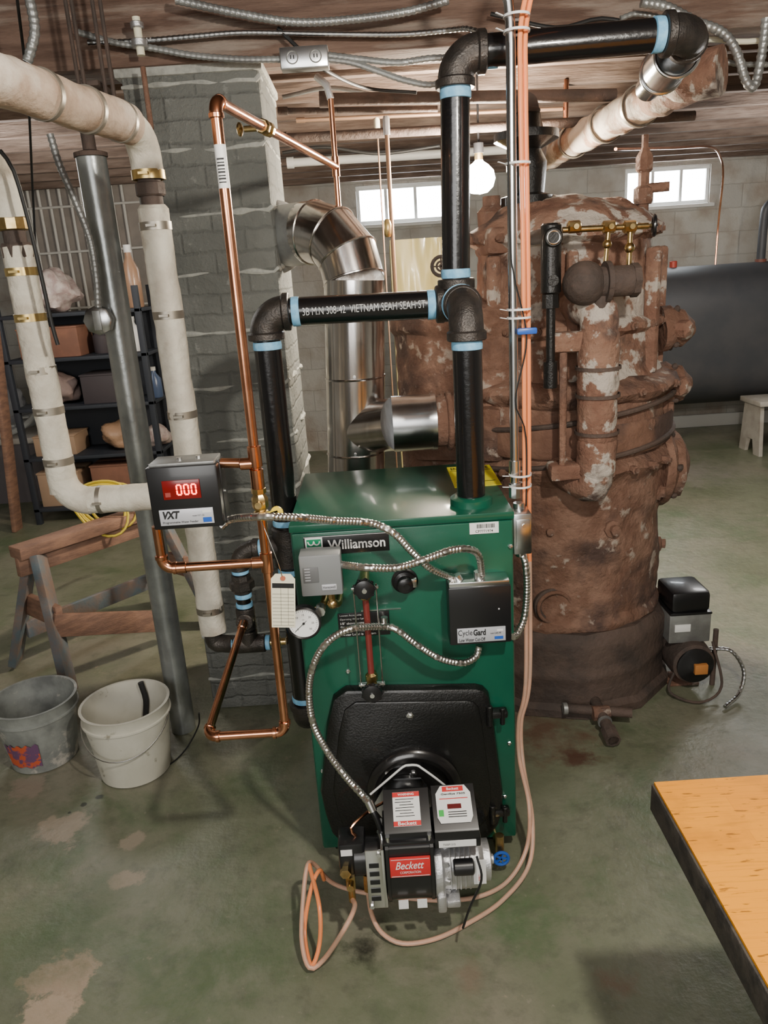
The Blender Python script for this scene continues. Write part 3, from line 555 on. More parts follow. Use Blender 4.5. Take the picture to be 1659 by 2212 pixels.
def curved_text(mb,s,x0,x1,y,z,r,h,mt):
    vs,fs=textgeo(s,-.008); a0=min(v[0] for v in vs);a1=max(v[0] for v in vs);b0=min(v[1] for v in vs);b1=max(v[1] for v in vs)
    out=[]
    for vx,vy in vs:
        X_=x0+(vx-a0)/(a1-a0)*(x1-x0); th=((vy-(b0+b1)/2)/(b1-b0)*h)/r+.05
        out.append(V((X_,y-r*math.cos(th)*1.03,z+r*math.sin(th)*1.03)))
    mb.add(out,fs,mt)
PR=mat('stencil_paint',(.62,.63,.63),.7)
curved_text(hp,'3B M.N 308-42  VIETNAM SEAH SEAH ST',-.178,.142,HY,HZ+.003,R,.019,PR); hp.obj('pipe_lettering',SPp,'white stencilled lettering')
elbow(SPp,(hx,HY,HZ+.006),X,-Z,R,.055,IRON); tape(SPp,(hx+.085,HY,HZ+.005),X,R,.022); tape(SPp,(hx,HY,HZ-.078),Z,R,.022)
pipe(SPp,(hx,HY,HZ-.045),(hx,HY,.36),R,BLACKP); elbow(SPp,(hx,HY,.3),Z,Y,R,.06,IRON); tape(SPp,(hx,HY,.39),Z,R)
MB().cyl((hx,HY,.83),(hx,HY,.95),R*1.22,IRON,n=28,ch=.004).cyl((hx,HY,.89),(hx-.06,HY,.89),R*.95,IRON,n=24,ch=.003).obj('pipe_tee',SPp); tape(SPp,(hx,HY,.965),Z,R); tape(SPp,(hx,HY,.815),Z,R)
UZ=2.12; ux=.24; uy=2.07
pipe(SPp,(.228,HY,HZ+.055),(ux,uy,UZ-.045),R,BLACKP); tape(SPp,(ux,uy,UZ-.086),Z,R,.026)
elbow(SPp,(ux,uy,UZ),-Z,X,R,.06,IRON); tape(SPp,(ux+.092,uy,UZ),X,R,.026)
ue=V((.80,2.02,UZ)); pipe(SPp,(ux+.05,uy-.003,UZ),ue-X*.04,R,BLACKP)
d2=(PY(1395,195,2.5)-ue).normalized()
elbow(SPp,ue,-X,d2,R,.06,IRON); tape(SPp,ue-X*.088,X,R,.024); tape(SPp,ue+d2*.09,d2,R,.02)
pipe(SPp,ue+d2*.055,PY(1400,190,2.5),R,BLACKP)
MB().cyl(ue+d2*.15,ue+d2*.3,R*1.5,GALV,n=28,ch=.004).ring(ue+d2*.15,d2,R*1.52,.005,STEEL).ring(ue+d2*.3,d2,R*1.52,.005,STEEL).obj('pipe_coupling',SPp,'shiny galvanized coupling sleeve')
# Hartford loop
r2=.0215; hx2=-.432
HL=E('return_piping','black iron return piping with union and drain by the chimney','pipe',(hx2,HY,.55))
pipe(HL,(hx-.055,HY,.89),(hx2+.03,HY,.89),r2,BLACKP); tape(HL,(hx-.075,HY,.89),X,r2*1.1,.016); elbow(HL,(hx2,HY,.89),X,-Z,r2,.05,IRON); tape(HL,(hx2+.066,HY,.89),X,r2*1.1,.014)
pipe(HL,(hx2,HY,.86),(hx2,HY,.62),r2,BLACKP); 
for z in(.822,.745,.715,.66): tape(HL,(hx2,HY,z),Z,r2*1.1,.014)
MB().lathe((hx2,HY,.755),Z,[(r2*1.3,0),(r2*1.3,.012),(r2*1.75,.014),(r2*1.75,.036),(r2*1.35,.04),(r2*1.3,.056)],IRON,8).obj('pipe_union',HL)
MB().cyl((hx2,HY,.635),(hx2,HY,.705),r2*1.3,IRON,n=24,ch=.003).cyl((hx2,HY,.67),(hx2,HY-.035,.67),r2*1.2,IRON,n=24,ch=.003).obj('pipe_tee',HL)
MB().cyl((hx2-.04,HY,.585),(hx2+.05,HY,.585),r2*1.3,IRON,n=24,ch=.003).cyl((hx2,HY,.585),(hx2,HY,.63),r2*1.3,IRON,n=24,ch=.003).obj('pipe_tee',HL); tape(HL,(hx2-.045,HY,.585),X,r2*1.1,.014);tape(HL,(hx2+.056,HY,.585),X,r2,.014)
MB().cyl((hx2+.05,HY,.585),(hx2+.11,HY,.585),.011,BRASS,n=16).lathe((hx2+.075,HY,.585),X,[(.016,0),(.016,.02)],BRASS,6).obj('drain_cock',HL,'brass drain cock')
# ---------------- copper piping ----------------
r3=.0112
CPp=E('copper_feed_piping','shiny copper water feed piping with brass valves','pipe',PY(625,1590,1.65))
P0=PY(524,1352,2.03); P1=PY(447,1592,1.65); P2=PY(620,1600,1.65); vx=P2.x
tx=PY(466,240,1.65).x; P2=V((vx,1.65,P1.z)); 
TP=V((tx,1.65,PY(466,215,1.65).z)); E1=PY(725,360,2.72)
def cjoint(p,d,l=.03,k=1.22): p=V(p);d=V(d).normalized(); MB().lathe(p-d*l/2,d,[(r3*1.02,0),(r3*k,.002),(r3*k,l-.002),(r3*1.02,l)],COPPER,20).obj('copper_coupling',CPp)
def cpipe(a,b): pipe(CPp,a,b,r3,COPPER,'copper_pipe',n=18)
def celb(p,d1,d2): elbow(CPp,p,d1,d2,r3,.026,COPPER,'copper_elbow')
cpipe(P0,P1+(P0-P1).normalized()*.02); celb(P1,P0-P1,P2-P1); cpipe(P1+X*.02,P2-X*.02); celb(P2,-X,Z)
cpipe(P2+Z*.02,TP-Z*.02)
celb(TP,-Z,E1-TP); cpipe(TP+(E1-TP).normalized()*.02,E1); cjoint(P0,P1-P0)
def onV(py):
    z=PY(560,py,1.65).z; t=(z-P2.z)/(TP.z-P2.z); return P2+(TP-P2)*t
for py in(985,1035): cjoint(onV(py),Z,.05,1.35)
pv=onV(1085); MB().lathe(pv-Z*.035,Z,[(.014,0),(.017,.003),(.017,.014),(.013,.016),(.019,.025),(.019,.045),(.013,.055),(.017,.057),(.017,.068),(.014,.07)],BRASS,8).cyl(pv,pv-Y*.03,.008,BRASS,n=12).obj('ball_valve',CPp,'brass ball valve')
YH=mat('yellow_handle',(.85,.62,.03),.4)
ph=onV(1110)-Y*.03; MB().beam(ph,ph+V((.045,0,.01)),.006,.016,YH,.002).lathe(ph+V((.04,0,.01)),(0,-1,0),[(.014,-.003),(.014,.003)],YH,16).obj('valve_handle',CPp,'yellow valve handle')
pu=onV(1000); cpipe(pu,PY(478,1000,1.66)); cjoint(pu-X*.02,X)
pl_=onV(1215); q1=V((PY(352,1222,1.65).x,1.65,pl_.z+.0)); cpipe(pl_,q1+X*.02); celb(q1,X,Z); cpipe(q1+Z*.02,V((q1.x,1.65,PY(345,1145,1.65).z+.01))); cjoint(pl_,Z,.05,1.3); cjoint(pl_-X*.02,X); cjoint(q1+X*.04,X)
pb=TP+(E1-TP)*.3; dd=(E1-TP).normalized(); MB().lathe(pb-dd*.03,dd,[(.014,0),(.017,.004),(.017,.02),(.013,.024),(.013,.04),(.017,.044),(.017,.06),(.014,.062)],BRASS,8).cyl(pb,pb+V((-.05,0,.0)),.007,BRASS,n=10).sph(pb+V((-.06,0,0)),.016,BRASS,(.5,1,1),12).obj('gate_valve',CPp,'brass valve')
bl=TP-Z*.1; mb=MB().hollow(bl-Z*.06,bl+Z*.02,r3*1.04,.0005,WHITE,20)
for i in range(8): mb.bb(bl.x-.007,bl.x+.007,bl.y-r3*1.08,bl.y-r3*1.0,bl.z-.05+i*.006,bl.z-.048+i*.006+.001*(i%2),INK)
mb.obj('barcode_sticker',CPp,'white barcode sticker')
mb=MB().cyl(E1+V((0,0,-.25)),E1+V((0,0,.2)),.009,COPPER,n=14).cyl(E1-Z*.03,E1+Z*.03,.013,COPPER,n=14).tube([E1+Z*.2,E1+V((-.01,.0,.24)),E1+V((-.04,.02,.27))],.012,ALU,10); mb.obj('copper_riser',CPp,'copper riser stub')
# tag
c,w,h=rect(586,1240,638,1356,1.61)
rt=Matrix.Rotation(math.radians(5),3,'Y')
TG=E('paper_tag','cream manila inspection tag wired to the copper pipe','tag',c-Z*h/2)
mb=MB(); poly=[(-w/2,-h/2),(w/2,-h/2),(w/2,h/2-.012),(w/2-.01,h/2),(-w/2+.01,h/2),(-w/2,h/2-.012)]
ta,tz=rt@X,rt@Z
mb.prism(poly,c,ta,tz,-Y,.001,CREAM)
mb.prism([(-w*.45,h*.24),(w*.45,h*.24),(w*.45,h*.33),(-w*.45,h*.33)],c-Y*.001,ta,tz,-Y,.0003,INK)
for i in range(10): mb.prism([(-w*.45,-h*.46+i*h*.065),(w*.45,-h*.46+i*h*.065),(w*.45,-h*.455+i*h*.065),(-w*.45,-h*.455+i*h*.065)],c-Y*.001,ta,tz,-Y,.0003,INK)
for u in(-.1,.2): mb.prism([(w*u,-h*.46),(w*u+.0006,-h*.46),(w*u+.0006,h*.24),(w*u,h*.24)],c-Y*.001,ta,tz,-Y,.0003,INK)
mb.obj('tag_card',TG)
tp=c+tz*(h/2-.01)-Y*.002; MB().lathe(tp,(0,-1,0),[(.006,0),(.006,.001)],mat('red_eyelet',(.5,.15,.08),.5),16).obj('eyelet',TG)
MB().tube(catmull([tp,tp+V((-.01,0,.05)),onV(1115)-Y*.02],.01),.001,STEEL,6).obj('tag_wire',TG)
# ---------------- water feeder ----------------
c,w,h=rect(322,1008,476,1143,1.62)
WF=E('water_feeder','black electronic water feeder box with red digital display','water feeder',c+V((0,.04,-h/2)))
mb=MB().box(c+Y*.045,(w,.09,h),BLK,.004); mb.bb(c.x-w/2-.002,c.x+w/2+.002,c.y+.03,c.y+.036,c.z-h/2-.002,c.z+h/2+.002,BLK,.001); mb.obj('case',WF)
MB().bb(c.x-w/2+.006,c.x+w/2-.006,c.y+.01,c.y+.088,c.z+h/2-.001,c.z+h/2+.006,GALVD,.002).cyl((c.x-.01,c.y+.04,c.z+h/2+.005),(c.x-.01,c.y+.04,c.z+h/2+.012),.006,STEEL,n=8).cyl((c.x+.03,c.y+.05,c.z+h/2+.005),(c.x+.03,c.y+.05,c.z+h/2+.011),.006,STEEL,n=8).obj('steel_back_plate',WF,'steel top plate')
c2,w2_,h2_=rect(351,1037,433,1078,1.618); mb=MB().box(c2,(w2_,.003,h2_),DRED,.001)
seg=lambda x,z,l,hor: mb.bb(x-(l/2 if hor else .0014),x+(l/2 if hor else .0014),c2.y-.003,c2.y-.0018,z-(.0014 if hor else l/2),z+(.0014 if hor else l/2),REDG)
dh=h2_*.26; dw=dh*.85
for i in range(3):
    x=c2.x-w2_*.06+i*dw*1.7
    seg(x,c2.z+dh,dw*.8,True);seg(x,c2.z-dh,dw*.8,True)
    for sx in(-1,1):
        for sz in(-1,1): seg(x+sx*dw/2,c2.z+sz*dh/2,dh*.8,False)
mb.bb(c2.x-w2_*.44,c2.x-w2_*.3,c2.y-.0025,c2.y-.0015,c2.z-h2_*.35,c2.z-h2_*.12,mat('dim_red',(.3,.05,.04),.4))
mb.obj('digital_display',WF,'red digital display reading zeros')
c3,w3_,h3_=rect(345,1099,462,1133,1.618); mb=MB().box(c3,(w3_,.002,h3_),SILV,.0005)
mb.text('VXT',(c3.x-w3_*.29,c3.y-.0015,c3.z+h3_*.16),h3_*.5,INK,w=w3_*.32,off=.05,shear=.2).text('Programmable Water Feeder',(c3.x-w3_*.12,c3.y-.0015,c3.z-h3_*.33),h3_*.17,INK,w=w3_*.66,off=.01).text('model VXT-120',(c3.x+w3_*.22,c3.y-.0015,c3.z+h3_*.05),h3_*.1,INK,w=w3_*.22)
mb.bb(c3.x+w3_*.3,c3.x+w3_*.46,c3.y-.0018,c3.y-.001,c3.z-h3_*.4,c3.z-h3_*.1,BLUE).bb(c3.x+w3_*.3,c3.x+w3_*.46,c3.y-.0018,c3.y-.001,c3.z+h3_*.2,c3.z+h3_*.36,WHITE)
mb.obj('feeder_label',WF,'silver printed label')
for dz in(.35,-.02): MB().cyl((c.x+w/2,c.y+.05,c.z+h*dz),(c.x+w/2+.004,c.y+.05,c.z+h*dz),.004,STEEL,n=8).obj('box_screw',WF)
MB().cyl((c.x+w/2-.02,c.y+.05,c.z-h/2),(c.x+w/2-.02,c.y+.05,c.z-h/2-.008),.014,BLUE,n=14).obj('cable_grommet',WF,'blue grommet')
# ---------------- insulated white pipes ----------------
BAND=mat('dull_metal_band',(.34,.31,.26),.45,.8)
BANDB=mat('brass_band',(.54,.4,.16),.35,.9)
def band(par,p,d,r,m=BAND,w=.02): p=V(p);d=V(d).normalized(); MB().hollow(p-d*w/2,p+d*w/2,r*1.05,.004,m,32).beam(p+V((.0,-r-.003,0))-X*.012,p+V((.0,-r-.003,0))+X*.012,w,.006,m).obj('metal_band',par)
ra=.039
PA=E('insulated_pipe','white canvas insulated steam pipe strapped with metal bands','pipe',(-.54,2.1,.6))
MB().lathe((-.54,2.1,.62),Z,[(ra*.7,0)]+fine([(ra,.004),(ra*1.01,.4),(ra*.98,.7),(ra*1.01,1.0),(ra,1.2)],.015)+[(ra*.8,1.21)],INSUL,40).rough(.0035,16).obj('insulation_sleeve',PA)
MB().cyl((-.54,2.1,1.8),(-.54,2.1,1.93),.028,RUSTD,n=20).lathe((-.54,2.1,1.85),Z,[(.034,0),(.038,.004),(.038,.03),(.034,.034)],RUSTD,8).obj('pipe_union',PA,'rusty pipe union')
for py in(488,681,897,1075,1320): band(PA,(-.54,2.1,PY(350,py,2.1).z),Z,ra)
zE=2.005; hd=(V((-.66,1.5,zE))-V((-.535,2.1,zE))).normalized()
rb=.045
mb=MB(); pe=V((-.535,2.1,zE)); 
pts=[]
for i in range(17):
    t=i/16; a=V((-.54,2.1,1.9)); b=pe+hd*.11; pts.append(a*(1-t)**2+pe*2*t*(1-t)+b*t*t)
mb.tube(pts,rb*.9,INSUL,32).rough(.003,18).obj('insulation_elbow',PA)
band(PA,(-.54,2.1,1.9),Z,rb*.88,BANDB,.022); band(PA,pe+hd*.12,hd,rb,BAND,.012)
q0=pe+hd*.08; MB().tube([q0+hd*(.02*i) for i in range(76)],rb,INSULD,36).rough(.004,14).obj('insulation_sleeve',PA,'dusty tan horizontal insulation sleeve'); band(PA,pe+hd*.42,hd,rb*1.03,BAND,.012)
band(PA,pe+hd*.26,hd,rb*1.03,BAND,.012)
MB().tube(catmull([V((-.54,2.1,.64)),V((-.54,2.1,.59)),V((-.51,2.095,.583)),V((-.47,2.08,.585))],.01),.027,IRON,20).obj('pipe_elbow',PA)
PBx=-.905; zb=1.06
PB=E('insulated_return_pipe','white insulated pipe with metal bands turning toward the feeder','pipe',(PBx,2.1,zb-.05))
MB().lathe((PBx,2.1,zb+.03),Z,fine([(ra,0),(ra*1.02,.25),(ra*.98,.5),(ra,.66)],.015)+[(ra*.8,.665)],INSUL,40).rough(.0035,16).obj('insulation_sleeve',PB)
elbow(PB,(PBx,2.1,zb),Z,X,ra*1.03,.07,INSUL,'insulation_elbow',fit=False)
MB().tube([V((PBx+.05+.015*i,2.1,zb)) for i in range(21)],ra,INSUL,40).rough(.003,16).obj('insulation_sleeve',PB); band(PB,(PBx+.1,2.1,zb),X,ra,BAND,.012)
for py,mm in((585,BANDB),(685,BANDB),(800,BAND),(888,BAND),(998,BAND)): band(PB,(PBx,2.1,PY(80,py,2.1).z),Z,ra,mm)
mb=MB().cyl((PBx,2.1,1.66),(PBx,2.1,1.83),.028,RUSTD,n=20).lathe((PBx,2.1,1.72),Z,[(.036,0),(.04,.005),(.04,.035),(.036,.04)],RUSTD,8).lathe((PBx,2.1,1.79),Z,[(.034,0),(.038,.003),(.038,.03),(.034,.033)],BRASS,10); mb.obj('pipe_union',PB,'rusty and brass pipe union')
pe=V((PBx,2.1,1.97)); hd2=V((-.3,-.95,0)).normalized(); pts=[]
for i in range(17):
    t=i/16; a=V((PBx,2.1,1.82)); b=pe+hd2*.13; pts.append(a*(1-t)**2+pe*2*t*(1-t)+b*t*t)
MB().tube(pts,rb*.9,INSUL,32).rough(.003,18).obj('insulation_elbow',PB); MB().cyl(pe+hd2*.11,pe+hd2*1.2,rb,INSULD,n=28).obj('insulation_sleeve',PB)
# ---------------- lally column ----------------
LC=E('support_column','grey steel round basement support column','column',(-.825,2.56,0))
MB().cyl((-.825,2.56,0),(-.825,2.56,2.02),.045,mat('grey_column_paint',(.42,.44,.43),.3,.6,col2=(.27,.285,.28),scale=5,bump=.1),n=32,ch=.002).obj('column_tube',LC)
MB().cyl((-.825,2.56,2.02),(-.825,2.56,2.2),.02,RUSTD,n=16).bb(-.9,-.75,2.5,2.655,2.2,2.215,RUSTD,.003).lathe((-.825,2.56,2.02),Z,[(.05,0),(.05,.012),(.02,.02)],RUSTD,24).obj('adjusting_screw',LC,'rusty adjusting screw')
p=[(108,290,2.45),(130,360,2.45),(165,440,2.45),(195,520,2.45),(208,600,2.45),(212,665,2.45)]
MB().flex(path(p),.011,GALVD,pitch=.012).obj('flexible_conduit',label='dull grey flexible conduit hanging down beside the column',cat='conduit')
c=PY(212,692,2.46); EB=E('outlet_box','round galvanized outlet box on the support column','electrical box',c-Z*.05)
MB().lathe(c+Y*.03,(0,-1,0),[(.04,0),(.045,.003),(.045,.035),(.04,.038)],GALV,8).cyl(c+V((0,.01,.035)),c+V((0,.01,.06)),.014,STEEL,n=10).obj('box_body',EB)
MB().bb(c.x-.012,c.x+.012,c.y-.012,c.y-.008,c.z-.03,c.z+.03,GALVD,.002).obj('cover_plate',EB)
# ---------------- flue pipe ----------------
FR=.1; f0=V((PY(766,1000,2.62).x,2.62,.9)); f1=PY(765,605,2.62)
FL=E('flue_pipe','galvanized steel smoke pipe elbowing into the chimney','flue pipe',f0)
MB().cyl(f0,f1,FR,DUCT,n=48).obj('vertical_duct',FL)
fz=PY(650,505,2.75).z
A_=V((-.3,2.84,fz)); ax0=V((f1.x,2.64,fz))
u=(A_-ax0); u.z=0; L_=u.length; u.normalize(); Rr=min(fz-f1.z,L_*.7)
segs=[f1-Z*.01]
for dg in(0,30,60,90):
    a=math.radians(dg); segs.append(V((f1.x,2.63,0))+u*(Rr*(1-math.cos(a)))+Z*(fz-Rr+Rr*math.sin(a)))
segs.append(segs[-1]+u*.03)
MB().tube(segs,FR*1.02,DUCT,48).obj('duct_elbow',FL,'segmented galvanized duct elbow',ang=10)
for i in range(1,5):
    t_=(segs[i+1]-segs[i-1]); MB().ring(segs[i],t_,FR*1.025,.0035,DUCT,48,6).obj('duct_seam',FL)
MB().cyl(segs[-1]-u*.01,A_,FR*1.02,GALVD,n=40).lathe(A_-u*.03,u,[(FR*1.05,0),(FR*1.15,.015),(FR*1.25,.05)],mat('mortar_grey',(.22,.22,.21),.9,bump=.6),36).rough(.002,20).obj('chimney_thimble',FL,'dull grey mortared thimble')
tz_=PY(860,912,2.55).z
te=V((PY(935,912,2.58).x,2.52,tz_)); FT=.09
MB().cyl(V((f0.x,2.62,tz_-.03)),te-X*.13,FT*.98,DUCT,n=40).cyl(te-X*.14,te,FT*1.04,GALV,n=40).hollow(te-X*.01,te+X*.005,FT*1.07,.008,GALV,40).obj('duct_tee',FL,'shiny galvanized branch toward the old boiler')
for py in(640,820,985): 
    z=PY(765,py,2.55).z; t=(z-f0.z)/(f1.z-f0.z); q_=f0+(f1-f0)*t; MB().ring(q_,Z,FR*1.0,.004,DUCT,40,6).cyl(q_+V((0,-FR,.012)),q_+V((0,-FR-.004,.012)),.005,STEEL,n=8).obj('duct_seam',FL)
FR=FT
# ---------------- old boiler ----------------
OX,OY=.70,2.88
OB=E('old_boiler','massive rusty round cast iron boiler, disused','boiler',(OX,OY,0))
MB().lathe((OX,OY,0),Z,fine([(.44,0),(.44,.03),(.42,.05),(.42,.14),(.425,.15),(.425,.17),(.42,.18),(.42,.3),(.4,.33),(.34,.33)],.03),RUSTD,12).rough(.006,8).obj('base',OB,'dark sooty iron base')
pr=fine([(.37,.32),(.385,.34),(.385,.36),(.37,.38),(.372,.6),(.38,.88),(.405,.92),(.415,.935),(.405,.955),(.385,.97),(.39,1.06),(.385,1.16),(.41,1.18),(.42,1.2),(.405,1.22),(.36,1.24)],.012)
MB().lathe((OX,OY,0),Z,pr,RUST,130).rough(.016,7).obj('lower_section',OB)
pr=fine([(.36,1.23),(.335,1.27),(.325,1.38),(.35,1.4),(.35,1.42),(.32,1.44),(.31,1.6),(.3,1.68),(.335,1.7),(.335,1.73),(.28,1.78),(.2,1.82),(.06,1.84),(.001,1.84)],.012)
MB().lathe((OX,OY,0),Z,pr,RUSTW,130).rough(.018,8).obj('upper_section',OB,'dome with flaking pale paint')
for zz,rr_,n0 in((.935,.41,14),(1.715,.325,12),(1.2,.412,12),(1.41,.345,10)):
    for i in range(n0):
        a=math.radians(190+i*180/n0)
        MB().lathe((OX+rr_*math.cos(a),OY+rr_*math.sin(a),zz),(math.cos(a),math.sin(a),0),[(.015,-.01),(.015,.014),(.009,.016),(.009,.024)],RUST,6).obj('flange_bolt',OB,'rusty bolt head')
for a_ in(215,262,318,350):
    a=math.radians(a_); c_=V((OX+.34*math.cos(a),OY+.34*math.sin(a),1.45)); n_2=V((math.cos(a),math.sin(a),0)); t_2=V((-math.sin(a),math.cos(a),0)); MB().box(c_,(.05,.035,.42),RUSTW,.012,Matrix((n_2,t_2,Z)).transposed()).rough(.006,9).obj('vertical_rib',OB,'rusted casting rib')
for a_,z_ in((285,.72),(325,.8),(345,.55),(305,1.08),(335,1.1),(275,1.6),(320,1.6)):
    a=math.radians(a_); rr_=.375 if z_<1.2 else .3; c_=V((OX+rr_*math.cos(a),OY+rr_*math.sin(a),z_)); n_2=V((math.cos(a),math.sin(a),0))
    MB().lathe(c_-n_2*.02,n_2,[(.032,0),(.032,.03),(.02,.036),(.02,.05),(.012,.052)],RUST,8).rough(.003,20).obj('casting_boss',OB,'rusty raised boss')
for z0 in(.98,1.12):
    MB().tube([V((OX+.408*math.cos(a),OY+.408*math.sin(a),z0+.05*math.cos(a))) for a in [math.radians(180+i*6) for i in range(31)]],.009,RUSTD,8).obj('seam_strap',OB)
MB().lathe((OX,OY,0),Z,fine([(.398,.99),(.404,1.0),(.404,1.09),(.398,1.1)],.02),mat('wide_rust_band',(.16,.08,.052),.8,.1,col2=(.24,.13,.085),scale=6,col3=(.09,.055,.045),scale3=4,bump=.8,bscale=30,detail=10),80,cap=False).rough(.007,6).obj('body_band',OB,'wide rusty iron band')
pr=fine([(.3,.72),(.33,.76),(.34,.98),(.36,1.0),(.36,1.03),(.345,1.06),(.345,1.4),(.36,1.42),(.36,1.46),(.3,1.5),(.1,1.53),(.001,1.53)],.015)
MB().lathe((.43,2.98,0),Z,pr,RUST,110).rough(.018,7).obj('smoke_section',OB,'bulging rusty smoke section')
MB().box((.3,2.72,1.06),(.34,.16,.2),RUST,.03,Matrix.Rotation(-.35,3,'Z')).rough(.006,9).obj('smoke_door',OB)
MB().cyl(te+X*.006,te+X*.14,FR*.95,RUST,n=32).ring(te+X*.05,X,FR*1.0,.01,RUST).obj('smoke_collar',OB,'rusty round collar')
for py,sx in((705,.06),(820,.07),(985,.06)):
    mb=MB(); z=PY(1420,py,2.9).z; h=.09 if py!=985 else .17
    mb.lathe((OX+.33,OY-.1,z),X,fine([(h*.9,0),(h*.9,.03),(h*.75,.05),(h*.75,.08),(h*.5,.1),(h*.3,.12)],.015),RUST,20)
    mb.lathe((OX+.38,OY-.16,z),(.6,-.8,0),[(h*.4,-.02),(h*.4,.03),(h*.2,.045)],RUSTW,8)
    for a in range(6): mb.sph((OX+.38,OY-.1+h*.8*math.cos(a),z+h*.8*math.sin(a)),.012,RUSTD,n=8)
    mb.rough(.008,15).obj('cleanout_cover',OB,'bolted rusty cleanout cover')
c=PY(1197,1310,2.53); MB().lathe(c+Y*.06,(0,-1,0),[(.072,0),(.072,.06),(.06,.068),(.048,.064),(.045,.03),(.022,.03),(.02,.045)],RUSTD,28).ring(c-Y*.012,Y,.06,.007,RUST).obj('round_port',OB,'round iron port with raised rim')
c=PY(1190,1150,2.51); MB().lathe(c+Y*.03,(0,-1,0),[(.014,0),(.014,.03),(.006,.032)],RUST,12).obj('port_plug',OB)
MB().lathe((OX-.25,OY,1.76),Z,[(.05,0),(.05,.05),(.03,.07),(.03,.1),(.01,.1)],RUST,20).bb(OX-.3,OX-.1,OY-.2,OY+.1,1.66,1.75,RUST,.02).rough(.004,12).obj('top_lug',OB)
vt=V((OX-.13,OY-.02,1.82)); MB().lathe(vt,Z,[(.09,0),(.09,.03),(.06,.04),(.065,.09),(.07,.14),(.05,.18),(.09,.2),(.11,.21),(.11,.235),(.05,.24),(.045,.29),(.02,.3)],BLKC,28).ring(vt+Z*.3,Z,.04,.008,RUSTD).obj('main_steam_valve',OB,'black iron valve with flanges')
gx_=PY(1290,880,2.38).x; z1=PY(1285,700,2.38).z; z0=PY(1290,1030,2.38).z
mb=MB().lathe((gx_,2.38,z0),Z,fine([(.05,0),(.062,.02),(.063,.12),(.06,.125),(.062,.13),(.062,.26),(.06,.265),(.063,.27),(.063,z1-z0-.03),(.05,z1-z0)],.015),RUSTW,36)
mb.tube(catmull([V((gx_,2.38,z1-.02)),V((gx_,2.39,z1+.03)),V((gx_-.02,2.45,z1+.05)),V((gx_-.02,2.6,z1+.05))],.02),.058,RUSTW,24).tube(catmull([V((gx_,2.38,z0+.02)),V((gx_-.01,2.39,z0-.03)),V((gx_-.05,2.45,z0-.02)),V((gx_-.08,2.52,z0))],.02),.058,RUSTW,24)
mb.bb(gx_-.15,gx_-.05,2.36,2.44,z0+.0,z0+.05,RUSTW,.01).bb(gx_-.15,gx_-.05,2.36,2.44,z1-.08,z1-.02,RUSTW,.01).cyl((gx_-.11,2.38,z0+.03),(gx_-.11,2.38,z1-.06),.012,RUST,n=12)
mb.rough(.006,15).obj('equalizer_pipe',OB,'thick rusty pipe with flaking insulation')
for py in(800,860,940): 
    z=PY(1290,py,2.35).z; MB().hollow((gx_,2.38,z),(gx_,2.38,z+.01),.07,.004,RUSTD,28).obj('metal_band',OB)
c=PY(1262,612,2.36); mb=MB().sph(c,.065,RUSTD,(1,1,1),24).cyl(c,c+X*.14,.045,RUSTD,n=24).cyl(c+X*.06,c+X*.075,.06,RUSTD,n=24).cyl(c+X*.14,c+X*.16,.05,RUSTD,n=8).cyl(c+X*.05-Z*.03,c+V((.05,0,-.11)),.022,RUSTD,n=16); mb.obj('float_chamber',OB,'black iron float chamber')
c=PY(1190,560,2.36); mb=MB().cyl(c+Z*.1,c-Z*.1,.03,BLKC,n=24,ch=.006).cyl(c+V((0,0,.06)),c+V((0,-.035,.06)),.028,BLKC,n=24,ch=.004).cyl(c+V((0,0,-.06)),c+V((0,-.035,-.06)),.016,BLKC,n=20).cyl(c-Z*.1,c-Z*.35,.014,BLKC,n=16).cyl(c-Z*.3,c-Z*.38,.022,BLKC,n=16).cyl(c-Z*.1,c-Z*.14,.026,BLKC,n=8).cyl(c+Z*.07,c+V((0,.25,.07)),.022,BLKC,n=16).ring(c+V((0,-.036,.06)),Y,.018,.003,STEEL)
mb.obj('water_column',OB,'black iron water column')
a=PY(1215,497,2.38); b=PY(1400,488,2.38); mb=MB().cyl(a,b,.009,BRASS,n=14)
for px in(1240,1315,1360):
    t=PY(px,490,2.38); mb.lathe(t-X*.02,X,[(.012,0),(.018,.004),(.018,.036),(.012,.04)],BRASS,8).cyl(t,t-Y*.03,.008,BRASS,n=10)
t=PY(1315,490,2.38); u_=PY(1308,565,2.38); mb.cyl(t,u_,.007,BRASS,n=12).sph((t+u_)/2,.014,BRASS,n=12); t=PY(1362,490,2.38); u_=PY(1358,580,2.38); mb.cyl(t,u_,.008,BRASS,n=12).sph((t+u_)/2,.016,BRASS,n=12)
mb.obj('gauge_cock_set',OB,'brass gauge cocks')
t=PY(1413,487,2.38); mb=MB().ring(t,(1,-.25,0),.027,.006,BLK,24,8).beam(t-Z*.025,t+Z*.025,.006,.006,BLK).beam(t-Y*.025,t+Y*.025,.006,.006,BLK).sph(t,.01,BLK,n=10).cyl(t-X*.03,t,.006,BRASS,n=10); mb.obj('handwheel',OB,'black handwheel')
t=V((OX+.27,OY-.05,1.68)); mb=MB().cyl(t-Z*.05,t+Z*.12,.02,RUST,n=16).lathe(t+Z*.12,Z,[(.03,0),(.034,.01),(.034,.05),(.02,.06),(.02,.1),(.03,.11),(.03,.15),(.012,.18),(.012,.22)],RUST,8).cyl(t+Z*.17,t+V((.08,-.03,.17)),.016,RUST,n=12); mb.obj('safety_valve',OB)
